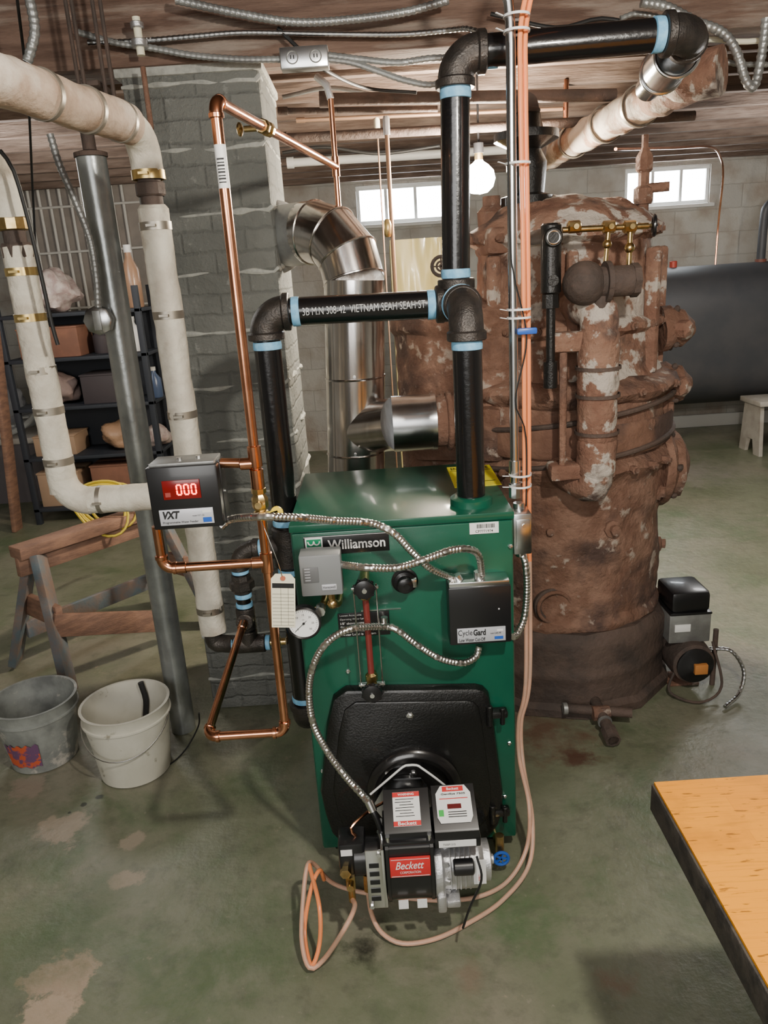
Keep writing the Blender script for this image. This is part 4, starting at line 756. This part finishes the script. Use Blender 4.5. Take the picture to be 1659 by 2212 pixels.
t=PY(953,575,2.6); MB().ring(t,Y,.03,.006,RUSTD,20,8).ring(t,Y,.015,.004,RUSTD,16,6).beam(t-X*.03,t+X*.03,.005,.005,RUSTD).beam(t-Z*.03,t+Z*.03,.005,.005,RUSTD).cyl(t,t+V((.05,.4,-.02)),.008,RUSTD,n=10).obj('damper_wheel',OB)
a=PZ(1225,1530,.06); b=PZ(1365,1540,.06); mb=MB().cyl(a,b,.018,RUSTD,n=18)
t=PZ(1298,1540,.06); u_=PZ(1325,1600,.035); mb.cyl(t,u_,.02,RUSTD,n=18).cyl(t+(u_-t)*.6,u_,.028,RUSTD,n=8).cyl(t,t+V((0,.3,.0)),.02,RUSTD,n=16).cyl(t-X*.03,t+X*.03,.027,RUST,n=8); mb.cyl(a-X*.015,a,.022,GALVD,n=12); mb.cyl(t+(u_-t)*.3,t+(u_-t)*.36,.026,GALVD,n=12); mb.obj('drain_tee',OB,'dark rusty drain tee')
# old burner
c=PZ(1480,1500,0)+Y*.16; bxx=c.x+.02
OBB=E('old_burner','disused oil burner with black control box and open motor','burner',(bxx,c.y,0))
MB().lathe((bxx+.01,c.y-.1,.125),Y,[(.06,-.06),(.08,-.05),(.085,0),(.085,.1),(.06,.14)],RUSTD,28).lathe((bxx+.01,c.y-.16,.125),-Y,[(.07,0),(.07,.008),(.06,.012),(.03,.02),(.012,.03)],BLK,24).box((bxx+.02,c.y-.19,.125),(.05,.02,.04),mat('orange_tag',(.5,.2,.05),.6),.003).cyl((bxx-.2,c.y+.03,.16),(bxx,c.y,.16),.06,RUSTD,n=24).obj('motor',OBB)
MB().bb(bxx-.08,bxx+.08,c.y-.12,c.y+.06,.2,.32,GALVD,.006).bb(bxx-.06,bxx+.0,c.y-.125,c.y-.12,.25,.28,WHITE,.001).obj('control_housing',OBB)
MB().bb(bxx-.075,bxx+.075,c.y-.12,c.y+.05,.325,.41,BLK,.018).bb(bxx-.08,bxx+.08,c.y-.125,c.y+.055,.318,.328,BLK,.003).obj('transformer_cover',OBB,'black cover')
MB().cyl((bxx,c.y-.05,0),(bxx,c.y-.05,.08),.014,RUST,n=12).bb(bxx-.06,bxx+.06,c.y-.1,c.y,0,.012,RUST,.003).cyl((bxx+.11,c.y-.1,0),(bxx+.11,c.y-.1,.24),.01,RUSTD,n=12).obj('pedestal',OBB)
MB().flex([V((bxx+.08,c.y-.12,.17)),V((bxx+.15,c.y-.15,.17)),V((bxx+.19,c.y-.18,.1)),V((bxx+.16,c.y-.22,.03)),V((bxx+.08,c.y-.28,.012))],.008,GALV,pitch=.012).obj('flexible_lead',OBB,'grey flexible lead')
MB().tube(catmull([V((bxx-.05,c.y-.13,.1)),V((bxx-.09,c.y-.18,.03)),V((bxx,c.y-.24,.012)),V((bxx+.1,c.y-.2,.05)),V((bxx+.09,c.y-.12,.2))],.02),.005,RUSTD,8).obj('oil_line',OBB)
# old main insulated pipe overhead
a=PY(1500,165,2.55); b=PY(1150,355,4.4); b.z=a.z+.0; 
OM=E('old_steam_main','old overhead steam main with peeling white insulation','pipe',a)
d=(b-a); mb=MB(); N=90; pts=[a+d*(i/N) for i in range(N+1)]; rad=[.062*(1+.06*math.sin(i*.7)) for i in range(N+1)]
mb.tube(pts,.06,mat('peeling_insulation',(.56,.5,.42),.9,0,col2=(.33,.2,.13),scale=5,lo=.47,hi=.56,col3=(.14,.09,.065),scale3=4,lo3=.56,hi3=.64,bump=.9,bscale=22),32,rad).rough(.009,13).obj('insulation_sleeve',OM)
MB().tube([a+V((.06,-.05,0)),a,a+d*.06],.068,RUSTW,24).rough(.006,12).obj('insulation_collar',OM)
for k in(.22,.4,.62): band(OM,a+d*k,d,.068,BAND,.02)
MB().tube(catmull([b,b+V((-.05,-.1,-.02)),b+V((-.15,-.8,-.05)),V((OX-.13,OY,2.14))],.03),.045,RUSTD,18).obj('branch_pipe',OM)
# ---------------- oil tank ----------------
TX0,TX1,TY=2.24,4.1,6.65
OT=E('oil_tank','large dark grey horizontal fuel oil tank on legs','tank',((TX0+TX1)/2,TY,0))
TK=mat('tank_dark_grey',(.045,.048,.055),.55,.1,col2=(.06,.06,.065),scale=3)
def oval(w,h,k=1):
    o=[];r=w/2*k; hh=(h-w)/2
    for i in range(17): a=math.pi*i/16; o.append((r*math.cos(a),hh+r*math.sin(a)))
    for i in range(17): a=math.pi+math.pi*i/16; o.append((r*math.cos(a),-hh+r*math.sin(a)))
    return o
zc=.94
mb=MB().prism(oval(.69,1.16),(TX0+.02,TY,zc),-Y,Z,X,TX1-TX0,TK,bev=.02); mb.prism(oval(.69,1.16,.96),(TX0,TY,zc),-Y,Z,X,.05,TK)
mb.obj('tank_shell',OT)
for x in(TX0+.25,TX1-.25):
    for y in(TY-.22,TY+.22): MB().cyl((x,y,0),(x,y,.5),.022,RUSTD,n=12).obj('leg',OT)
c=PY(1455,560,TY); tzp=zc+.58
MB().cyl((c.x,TY,tzp-.02),(c.x,TY,tzp+.05),.03,mat('red_cap',(.4,.05,.03),.5),n=20,ch=.005).obj('fill_cap',OT,'small red cap'); MB().lathe((c.x-.25,TY,tzp-.02),Z,[(.04,0),(.04,.03),(.025,.04)],TK,16).obj('tank_bung',OT)
t=V((PY(1645,540,TY).x,TY,tzp-.02)); MB().tube(catmull([t,t+Z*.35,t+V((.02,0,.45)),t+V((.12,0,.5)),t+V((.4,0,.5))],.03),.035,TK,14).cyl(t,t+Z*.04,.045,REDB,n=16).obj('vent_pipe',OT,'dark vent pipe')
mb=MB().tube(catmull([PY(1545,575,TY),PY(1552,480,TY),PY(1562,380,6.5),PY(1556,340,6.3),PY(1535,318,5.8),PY(1450,320,5),PY(1330,322,4)],.05),.008,COPPER,8); mb.obj('copper_fuel_line',label='thin copper fuel line from the tank to the ceiling',cat='fuel line')
c=PZ(1665,975,0); ST=E('step_stool','low white painted wooden step stool','stool',(c.x,c.y,0))
SW=mat('aged_white_wood',(.42,.4,.36),.7,0,col2=(.33,.3,.26),scale=8)
hs=PY(1665,860,c.y).z
MB().bb(c.x-.2,c.x+.3,c.y-.15,c.y+.2,hs-.04,hs,SW,.005).obj('seat',ST)
for sx in(-.16,.26):
    MB().prism([(-.15,0),(-.05,0),(-.02,.12),(.07,.12),(.1,0),(.2,0),(.16,hs-.04),(-.11,hs-.04)],(c.x+sx-.015,c.y,0),Y,Z,X,.03,SW).obj('leg',ST)
# ---------------- buckets ----------------
def bucket(x,y,r0_,r1_,h,m,lab):
    b=E('bucket',lab,'bucket',(x,y,0))
    t=.003
    pr=[(r0_-.01,0),(r0_,.004),(r0_+(r1_-r0_)*.5,h*.5),(r1_,h-.05),(r1_+.006,h-.048),(r1_+.006,h-.042),(r1_+.001,h-.04),(r1_+.003,h-.006),(r1_+.007,h),(r1_-t,h),(r1_-t-.004,h-.04),(r0_-t,.01),(0.001,.01)]
    MB().lathe((x,y,0),Z,pr,m,44).obj('bucket_body',b)
    return b
BGAL=mat('stained_galvanized_bucket',(.3,.315,.295),.5,.2,col2=(.2,.21,.2),scale=12,col3=(.5,.47,.42),scale3=15,lo3=.57,hi3=.66)
BWH=mat('dirty_white_plastic',(.58,.56,.48),.55,0,col2=(.5,.48,.4),scale=6,col3=(.28,.26,.2),scale3=18,lo3=.64,hi3=.72)
b1x,b1y=-1.31,2.44; b2x,b2y=-.94,2.33
b1_=bucket(b1x,b1y,.115,.145,.25,BGAL,'scuffed grey galvanized bucket with a peeling red label')
mb=MB(); n=16; vs=[]
for i in range(n+1):
    a=math.radians(236+i*3.4)
    for zz in(.035+.004*math.sin(i),.13+.006*math.cos(i*1.7)): vs.append((b1x+(.1165+zz*.15)*math.cos(a),b1y+(.1165+zz*.15)*math.sin(a),zz))
mb.add(vs,[(2*i,2*i+2,2*i+3,2*i+1) for i in range(n)],mat('red_orange_label',(.5,.09,.035),.6,col2=(.13,.06,.13),scale=14,lo=.46,hi=.5,col3=(.5,.42,.15),scale3=26,lo3=.62,hi3=.66)); mb.obj('bucket_label',b1_,'peeling red and purple paper label')
b2_=bucket(b2x,b2y,.12,.145,.27,BWH,'dirty white plastic bucket with wire handle')
mb=MB().tube([V((b2x+.15*math.cos(a),b2y+.15*math.sin(a)-.01,.225-.09*math.sin(a-math.pi))) for a in [math.pi+math.pi*i/20 for i in range(21)]],.0025,STEEL,8); mb.obj('bucket_handle',b2_,'thin wire bail handle')
DK=mat('dark_gunk',(.01,.01,.01),.6)
MB().tube(catmull([V((b2x+.02,b2y+.125,.27)),V((b2x+.03,b2y+.12,.2)),V((b2x+.02,b2y+.112,.12)),V((b2x+.03,b2y+.1,.05))],.02),.011,DK,8).obj('tar_drip',b2_,'black tar drip')
# ---------------- sawhorse ----------------
SH=E('sawhorse','worn wooden sawhorse with reddish beam and bluish legs','sawhorse',(-1.32,3.3,0))
A=V((-1.56,3.02,.6)); Bq=V((-1.06,3.62,.6))
MB().beam(A,Bq,.1,.05,WOOD,.004).beam(A-Z*.06,Bq-Z*.06,.035,.09,WOOD,.004).rough(.003,9).obj('top_beam',SH)
ax=(Bq-A).normalized(); sd=V((-ax.y,ax.x,0))
for e,s in((A+ax*.08,1),(A+ax*.08,-1),(Bq-ax*.08,1),(Bq-ax*.08,-1)):
    f=e+sd*s*.24+(ax*(-.08) if e.y<3.3 else ax*.08); f.z=.0
    MB().beam(V((f.x,f.y,.02)),e+sd*s*.03-Z*.03,.095,.035,WOODB,.003).obj('leg',SH)
for e in(A+ax*.06,Bq-ax*.06):
    MB().beam(e+sd*.16-Z*.28,e-sd*.16-Z*.28,.03,.1,WOOD,.003).obj('brace',SH)
MB().beam(A+ax*.05+sd*.17-Z*.42,Bq-ax*.05+sd*.17-Z*.42,.025,.08,WOODB,.003).obj('stretcher',SH)
MB().beam(A+ax*.02-sd*.16-Z*.3,Bq-ax*.2-sd*.19-Z*.5,.025,.1,WOOD,.003).obj('stretcher',SH)
mb=MB(); YC=mat('yellow_cord',(.68,.52,.04),.5); 
for k in range(7):
    cc=PY(215,1075,3.38)+V((random.uniform(-.03,.03),random.uniform(-.02,.02),random.uniform(-.03,.02)))
    mb.tube([cc+V((.12*math.cos(a),.05*math.sin(a)+.01*k,.05*math.sin(a)-.1*max(0,math.sin(a+2.5)))) for a in [2*math.pi*i/24 for i in range(24)]],.006,YC,8,closed=True)
mb.obj('extension_cord',label='coiled yellow extension cord draped over the sawhorse',cat='cord')
# ---------------- storage shelf & clutter ----------------
SY_=5.6; s0=PY(85,1000,SY_).x; s1=PY(335,1000,SY_).x+.1
SHF=E('storage_shelf','dark metal storage shelving unit crowded with household clutter','shelf',((s0+s1)/2,SY_,0))
DM=mat('dark_shelf_metal',(.025,.03,.04),.6)
SZ=[.12,.5,.86,1.2,1.5]
for x in(s0,s1):
    for y in(SY_-.18,SY_+.18): MB().bb(x-.02,x+.02,y-.02,y+.02,0,1.65,DM,.002).obj('shelf_post',SHF)
for z in SZ: MB().bb(s0-.02,s1+.02,SY_-.2,SY_+.2,z-.025,z,DM,.003).obj('shelf_board',SHF)
MB().bb(s0-.02,s1+.02,SY_+.2,SY_+.21,0,1.5,DM).obj('shelf_back_panel',SHF)
CARD=mat('brown_cardboard',(.26,.12,.075),.8,0,col2=(.19,.09,.06),scale=5)
CARD2=mat('tan_cardboard',(.36,.24,.155),.8)
PLAS=mat('milky_plastic',(.58,.5,.46),.4,0,col2=(.38,.28,.26),scale=20,bump=.6,bscale=25)
DBAG=mat('dark_bag',(.055,.045,.05),.7)
def carton(x,y,z,w,d,h,m,lab):
    o=E('storage_box',lab,'box',(x,y,z)); MB().bb(x-w/2,x+w/2,y-d/2,y+d/2,z,z+h,m,.006).obj('box_body',o)
    MB().bb(x-w/2-.004,x+w/2+.004,y-d/2-.004,y-.002,z+h-.004,z+h+.008,m,.002).bb(x-w/2-.004,x+w/2+.004,y+.002,y+d/2+.004,z+h-.004,z+h+.008,m,.002).obj('box_flap',o); return o
carton(s0+.3,SY_,1.2,.42,.3,.2,CARD,'reddish brown cardboard box on the metal shelf')
carton(s0+.2,SY_,.5,.3,.28,.14,CARD2,'low tan cardboard box on the metal shelf')
carton(s0+.6,SY_,.12,.35,.3,.28,CARD,'brown cardboard box on the bottom shelf')
carton(s0+.62,SY_,.86,.3,.3,.2,DBAG,'dark carton on the middle shelf')
carton(s0+.18,SY_,.12,.3,.3,.25,CARD2,'tan carton on the bottom shelf')
def bag(x,y,z,r,m,lab,sc_=(1,.8,.7)):
    mb=MB().sph((x,y,z+r*sc_[2]*.98),r,m,sc_,28)
    for i,v in enumerate(mb.v):
        k=1+.14*math.sin(v.x*37+v.z*29)+.08*math.sin(v.y*53-v.z*61); c_=V((x,y,z+r*sc_[2])); v2=c_+(v-c_)*k; v2.z=max(v2.z,z+.001); mb.v[i]=v2
    mb.obj('plastic_bag',label=lab,cat='bag',ang=80)
bag(s0+.3,SY_,1.5,.21,PLAS,'crumpled milky plastic bag on the top shelf')
bag(s0+.65,SY_,.5,.15,mat('amber_bag',(.42,.26,.16),.35,bump=.5),'amber plastic bag of things on the shelf')
bag(s0+.25,SY_,.86,.16,mat('pink_grey_cloth',(.26,.19,.17),.8,bump=.5),'crumpled pinkish cloth bundle on the shelf')
bag(s0+.86,SY_,.12,.12,DBAG,'dark crumpled bag on the bottom shelf')
bag(s0+.9,SY_,.5,.11,PLAS,'small milky bag on the lower shelf')
def bottle(x,y,z,h,r,m,lab):
    o=E('bottle',lab,'bottle',(x,y,z)); MB().lathe((x,y,z),Z,[(r*.9,0),(r,.01),(r,h*.6),(r*.4,h*.8),(r*.35,h*.9)],m,20).obj('bottle_body',o); MB().cyl((x,y,z+h*.88),(x,y,z+h),r*.42,WHITE,n=16).obj('cap',o)
bottle(s0+.72,SY_,1.5,.34,.07,mat('green_bottle',(.06,.12,.08),.2),'dark green bottle with white cap on the top shelf')
bottle(s0+.9,SY_,1.5,.42,.06,mat('tan_bottle',(.4,.24,.15),.3),'tan bottle with white cap on the top shelf')
bottle(s0+.85,SY_,1.2,.24,.055,WHITE,'white plastic bottle on the shelf')
bottle(s0+.62,SY_,1.2,.2,.06,DBAG,'dark bottle on the shelf')
bottle(s0+.95,SY_,.86,.22,.05,mat('blue_bottle',(.08,.12,.22),.3),'blue bottle with white cap on the middle shelf')
MB().beam((s0-.12,5.3,0),(s0+.02,5.36,1.75),.12,.03,WOOD,.004).obj('leaning_board',label='reddish wooden board leaning against the metal shelf',cat='board')
c=PZ(55,1085,0); TO=E('storage_tote','grey plastic storage tote with light lid on the floor','bin',(c.x-.12,c.y,0))
TG_=mat('grey_tote_plastic',(.14,.125,.135),.5)
hT=PY(55,945,c.y).z
MB().prism([(-.42,0),(.42,0),(.48,hT-.05),(-.48,hT-.05)],(c.x-.1,c.y,0),X,Z,Y,.45,TG_).obj('tote_body',TO); MB().bb(c.x-.62,c.x+.4,c.y-.02,c.y+.47,hT-.05,hT,mat('pale_lid',(.52,.48,.43),.5),.01).obj('tote_lid',TO)
CR=mat('white_painted_crib',(.5,.51,.5),.6)
cx_=c.x-.15; cyy=c.y+.2
CRB=E('white_cradle','white slatted cradle with curved runners on the tote','furniture',(cx_,cyy,hT))
for dy in(-.16,.16): MB().tube([V((cx_+.5*math.cos(a),cyy+dy,hT+.52+.5*math.sin(a))) for a in [math.radians(180+i*10) for i in range(19)]],.022,CR,10).obj('cradle_runner',CRB)
for i in range(9):
    a=math.radians(200+i*17.5); MB().beam(V((cx_+.47*math.cos(a),cyy-.16,hT+.54+.47*math.sin(a))),V((cx_+.47*math.cos(a),cyy+.16,hT+.54+.47*math.sin(a))),.06,.015,CR,.002).obj('cradle_slat',CRB)
bag(cx_,cyy,hT+.08,.22,mat('grey_blanket',(.3,.3,.31),.85,bump=.5),'crumpled grey blanket inside the cradle',(1.1,.6,.8))
# ribbed panel behind shelf
py_=6.75; x0=PY(20,480,py_).x; x1=PY(310,480,py_).x; zhi=PY(150,385,py_).z
RP=E('wire_grid_panel','white wire grid panel with vertical bars against the wall','panel',((x0+x1)/2,py_,0))
PWH=mat('panel_white',(.55,.54,.51),.7)
MB().bb(x0,x1,py_,py_+.03,0,zhi,mat('panel_beige_back',(.3,.265,.235),.85,col2=(.22,.2,.18),scale=3)).obj('panel_backing',RP)
k=int((x1-x0)/.085); mb=MB()
for i in range(k): mb.cyl((x0+.03+i*.085,py_-.02,.02),(x0+.03+i*.085,py_-.02,zhi),.012,PWH,n=8)
for zz in(1.5,1.95,2.3): mb.cyl((x0,py_-.03,zz),(x1,py_-.03,zz),.01,PWH,n=8)
mb.obj('panel_bars',RP)
# yellow plastic sheet
y_=5.0; c,w,h=rect(845,515,985,640,y_)
mb=MB(); n=24; vs=[];fs=[]
for j in range(n+1):
    for i in range(n+1):
        vs.append(V((c.x-w/2+w*i/n,c.y+.03*mnoise.noise(V((i*.3,j*.25,0))),(c.z+h/2)*(j/n))))
for j in range(n):
    for i in range(n): a=j*(n+1)+i; fs.append((a,a+1,a+n+2,a+n+1))
YPS=mat('yellow_plastic_sheet',(.66,.55,.23),.35,coat=.3)
mb.add(vs,fs,YPS)
mb.bb(c.x-w/2,c.x+w/2,c.y+.04,c.y+.26,0,c.z+h/2,YPS,.03)
mb.obj('covered_appliance',label='pale yellow plastic dust cover over a boxy item',cat='cover')
# ---------------- ceiling electrics ----------------
def cable(pts,r,m,lab,flex=False,cat='cable'):
    mb=MB(); 
    if flex: mb.flex(path(pts),r,m,pitch=.012)
    else: mb.tube(catmull(path(pts),.03),r,m,10)
    return mb.obj('flexible_conduit' if flex else 'electrical_cable',label=lab,cat=cat)
cable([(190,92,2.6),(300,88,2.6),(420,78,2.6),(530,70,2.6),(700,73,2.6),(860,74,2.6),(960,66,2.6),(1010,62,2.55),(1045,78,2.5),(1050,110,2.5)],.008,GALV,'thin bright armoured cable strung along the girder',True)
cable([(170,70,2.6),(250,92,2.6),(330,104,2.6),(420,120,2.6),(520,128,2.6),(612,128,2.6)],.01,GALVD,'grey armoured cable running to the ceiling box',True)
cable([(705,128,2.6),(760,135,2.6),(820,155,2.6),(880,175,2.6),(940,182,2.6),(1000,150,2.6),(1060,90,2.6)],.01,GALVD,'grey armoured cable sagging from the ceiling box',True)
cable([(700,118,2.6),(780,128,2.6),(860,135,2.6),(950,125,2.6),(1100,130,2.6)],.01,GALVD,'grey armoured cable passing behind the steam pipe',True)
cable([(380,0,2.55),(520,30,2.55),(640,48,2.55),(760,42,2.55),(880,25,2.55),(970,0,2.55)],.012,GALVD,'thick dull armoured cable drooping from the joists',True)
cable([(1385,5,2.5),(1440,15,2.5),(1500,45,2.5),(1560,70,2.5),(1590,110,2.5),(1612,175,2.5),(1630,185,2.5),(1645,120,2.5),(1655,40,2.5)],.014,GALVD,'thick grey flexible conduit looping near the ceiling',True)
cable([(1470,110,2.58),(1530,85,2.58),(1590,90,2.58),(1640,88,2.58),(1700,80,2.58)],.008,CREAM,'cream cable along the ceiling')
cable([(1340,40,2.58),(1380,30,2.58),(1450,50,2.58),(1560,130,2.58),(1660,140,2.58)],.008,GALVD,'grey cable near the ceiling',True)
cable([(60,-20,2.3),(75,60,2.3),(66,110,2.3),(58,135,2.3)],.014,GALVD,'short flexible conduit drooping by the insulated pipe',True)
cable([(600,60,2.6),(640,100,2.6),(700,150,2.62),(790,190,3.0),(900,200,3.0)],.006,INK,'thin black cable crossing under the joists')
cable([(1060,30,2.6),(1200,60,2.6),(1300,40,2.6),(1400,60,2.6)],.006,INK,'thin black cable along the girder')
cable([(610,210,3.3),(720,190,3.3),(860,215,3.3),(950,205,3.3)],.008,GALVD,'dull cable looping under the joists')
cable([(610,330,4.2),(700,318,4.2),(820,332,4.2),(950,315,4.2)],.008,INK,'dark cable looping under the far joists')
cable([(0,325,2.0),(30,370,2.0),(62,480,2.0),(90,600,2.0),(112,700,2.0),(125,745,2.0)],.005,INK,'black cable hanging beside the insulated pipe')
cable([(35,-20,2.3),(60,200,2.6),(70,400,2.9),(80,600,2.9)],.004,INK,'thin black wire hanging from the ceiling')
for px,t in((157,0),(170,1),(215,2),(232,3)):
    a=PY(px-18,-10,2.5); b=PY(px+20,230,2.5); b=V((a.x,a.y,b.z)); MB().cyl(b,V((a.x,a.y,2.5)),.006,RUSTD,n=8).sph(b,.009,RUSTD,n=8).obj('hanger_rod',label='thin rusty hanger rod below the girder',cat='rod',group='hanger rods')
c=PY(658,128,2.6); CB=E('ceiling_junction_box','galvanized ceiling junction box with two knockout covers','electrical box',c-Z*.03)
MB().box(c,(.145,.05,.06),GALVD,.004).obj('box_body',CB); mb=MB().box(c-Y*.027,(.14,.003,.055),GALV,.001)
for dx in(-.035,.035): mb.ring(c+V((dx,-.029,0)),Y,.017,.002,GALVD,20,6).bb(c.x+dx-.006,c.x+dx-.003,c.y-.03,c.y-.028,c.z-.004,c.z+.006,INK).bb(c.x+dx+.003,c.x+dx+.006,c.y-.03,c.y-.028,c.z-.004,c.z+.006,INK)
mb.obj('cover_plate',CB)
a=PY(305,120,2.58); mb=MB().cyl(a,a+Z*.1,.012,CREAM,n=12).lathe(a+Z*.02,Z,[(.02,0),(.024,.004),(.024,.02),(.018,.024)],ALU,12).lathe(a+Z*.07,Z,[(.016,0),(.02,.003),(.02,.015),(.016,.018)],ALU,12); mb.cyl(a-Z*.03,a-Z*.2,.008,RUST,n=10); mb.obj('pipe_stub',label='small capped white pipe stub below the girder',cat='pipe')
def cp(a,b,r,m,lab): MB().cyl(a,b,r,m,n=14).lathe(a,b-a,[(r*1.3,0),(r*1.3,.04)],m,14).obj('ceiling_pipe',label=lab,cat='pipe')
cp(PY(600,240,3.4),PY(945,235,3.4),.012,RUSTD,'dark thin pipe slung under the joists')
cp(PY(640,260,3.9),PY(1215,235,3.9),.009,MATS['aged_copper'] if 'aged_copper' in MATS else mat('aged_copper',(.32,.2,.13),.5,.6),'thin copper pipe under the joists')
cp(PY(620,352,5),PY(1120,322,5),.025,mat('lit_beam_white',(.7,.7,.67),.4),'white tube standing in for reflected light on a beam under the joists')  # bright strip of light on a beam, shaped as a white tube
cp(PY(600,300,3.6),PY(1500,250,3.6),.02,RUSTD,'dark iron pipe under the joists')
cp(PY(690,215,3.2),PY(1330,205,3.2),.022,RUSTD,'old iron pipe under the joists')
for px in(835,815):
    a=PY(px,280,3.4 if px==835 else 3.9); MB().cyl((a.x,a.y,0),(a.x,a.y,a.z+.02),.009 if px==835 else .004,MATS['aged_copper'],n=12).lathe((a.x,a.y,a.z-.02),Z,[(.014,0),(.014,.06),(.01,.07)],ALU if px==835 else CREAM,12).obj('vertical_copper_pipe',label='thin aged vertical pipe behind the flue',cat='pipe')
t=PY(838,490,3.4); MB().lathe(t-Z*.04,Z,[(.012,0),(.018,.01),(.018,.05),(.012,.07)],BRASS,10).obj('pipe_valve',label='small brass valve on a vertical pipe',cat='valve')
t=PY(1222,262,3.9); mb=MB().tube([V((t.x,t.y,2.42)),t,PY(1215,300,3.9)],.012,COPPER,10).sph(t,.018,BRASS,n=10); mb.obj('pipe_stub',label='short copper stub under the joists',cat='pipe')
# bulb
bp_=PY(1035,385,3.6); LB=E('light_bulb','bare glowing light bulb in a ceiling socket','lamp',bp_-Z*.06)
GL=mat('glowing_bulb',(1,.9,.74),.3,emis=300)
MB().lathe(bp_-Z*.065,Z,[(.001,0),(.036,.006),(.06,.028),(.07,.06),(.063,.094),(.04,.118),(.022,.13),(.016,.138)],GL,28).obj('bulb_glass',LB,'frosted glowing globe')
MB().cyl(bp_+Z*.072,bp_+Z*.1,.018,BRASS,n=16).cyl(bp_+Z*.1,bp_+Z*.14,.022,BLK,n=20).cyl(bp_+Z*.14,V((bp_.x,bp_.y,2.43)),.005,BLK,n=8).obj('lamp_socket',LB,'small dark socket')
# ---------------- workbench ----------------
WB=E('workbench','workbench with worn yellow butcher-block top and black edge','table',(.95,.4,0))
def tablemat():
    M=bpy.data.materials.new('yellow_butcher_block'); M.use_nodes=True; N=M.node_tree.nodes; L=M.node_tree.links; b=N['Principled BSDF']; b.inputs['Roughness'].default_value=.4
    tc=N.new('ShaderNodeTexCoord'); t=N.new('ShaderNodeTexBrick'); t.inputs['Scale'].default_value=1; t.inputs['Brick Width'].default_value=.3; t.inputs['Row Height'].default_value=.04; t.inputs['Mortar Size'].default_value=.0004
    t.inputs['Color1'].default_value=(.85,.33,.004,1); t.inputs['Color2'].default_value=(.78,.285,.003,1); t.inputs['Mortar'].default_value=(.68,.24,.003,1)
    L.new(tc.outputs['Object'],t.inputs['Vector'])
    def nn(s,st,lo,hi,am,col,prev):
        mp=N.new('ShaderNodeMapping'); mp.inputs['Scale'].default_value=st; mp.inputs['Rotation'].default_value=(0,0,.3); L.new(tc.outputs['Object'],mp.inputs[0]); n=N.new('ShaderNodeTexNoise'); n.inputs['Scale'].default_value=s; n.inputs['Detail'].default_value=10; L.new(mp.outputs[0],n.inputs['Vector'])
        mr=N.new('ShaderNodeMapRange'); mr.inputs['From Min'].default_value=lo; mr.inputs['From Max'].default_value=hi; mr.inputs['To Max'].default_value=am; L.new(n.outputs['Fac'],mr.inputs[0])
        mx=N.new('ShaderNodeMix'); mx.data_type='RGBA'; L.new(mr.outputs[0],mx.inputs[0]); L.new(prev,mx.inputs[6]); mx.inputs[7].default_value=(*col,1); return mx.outputs[2]
    o=nn(4,(3,50,3),.54,.72,.6,(.5,.18,.006),t.outputs['Color'])
    o=nn(9,(1,1,1),.52,.72,.7,(.48,.18,.012),o)
    o=nn(30,(1,6,1),.62,.67,.8,(.2,.07,.01),o)
    L.new(o,b.inputs['Base Color']); return M
MB().bb(.442,1.55,-.5,1.118,.745,.75,tablemat()).obj('table_top',WB)
MB().bb(.438,1.555,-.505,1.122,.69,.7445,mat('black_edge',(.025,.022,.02),.7,col2=(.065,.055,.045),scale=30,bump=.4),.003).obj('edge_band',WB,'black worn edge')
for x in(.75,1.45):
    for y in(-.4,.9): MB().bb(x-.035,x+.035,y-.035,y+.035,0,.69,WOOD,.004).obj('leg',WB)
MB().tube(catmull([PZ(430,1540,.2),PZ(428,1570,.1),PZ(400,1620,.01),PZ(360,1655,.006),PZ(300,1672,.006),PZ(240,1668,.006)],.02),.003,INK,6).obj('floor_wire',label='thin black wire curled on the floor by the buckets',cat='wire')
# ---------------- lights ----------------
def pt(loc,p,col,r,name):
    l=bpy.data.lights.new(name,'POINT'); l.energy=p; l.color=col; l.shadow_soft_size=r; o=bpy.data.objects.new(name,l); o.location=loc; sc.collection.objects.link(o)
pt((.5,.5,2.15),95,(1,.94,.83),.045,'bench_bulb')
pt(bp_+V((-.0,-.12,.0)),110,(1,.86,.68),.06,'boiler_bulb')
pt((-1.9,4.2,2.1),26,(1,.97,.93),.25,'shelf_fill')  # added fill without a fixture, brightens the shelf corner
pt((2.6,4.6,2.0),45,(1,.98,.95),.25,'tank_fill')  # added back fill, no lamp here, lifts the tank side
def area(loc,rot,s,p,col,name):
    l=bpy.data.lights.new(name,'AREA'); l.energy=p; l.size=s; l.color=col; o=bpy.data.objects.new(name,l); o.location=loc; o.rotation_euler=rot; sc.collection.objects.link(o)
area((-.8,-1.5,2.2),(math.radians(62),0,math.radians(-8)),2.0,75,(1,.98,.95),'rear_fill')  # soft fill added behind the camera, not a ceiling fixture
w=bpy.data.worlds.new('world'); sc.world=w; w.use_nodes=True; w.node_tree.nodes['Background'].inputs[0].default_value=(.75,.85,1,1); w.node_tree.nodes['Background'].inputs[1].default_value=.4
sc.view_settings.view_transform='AgX'; sc.view_settings.exposure=.45
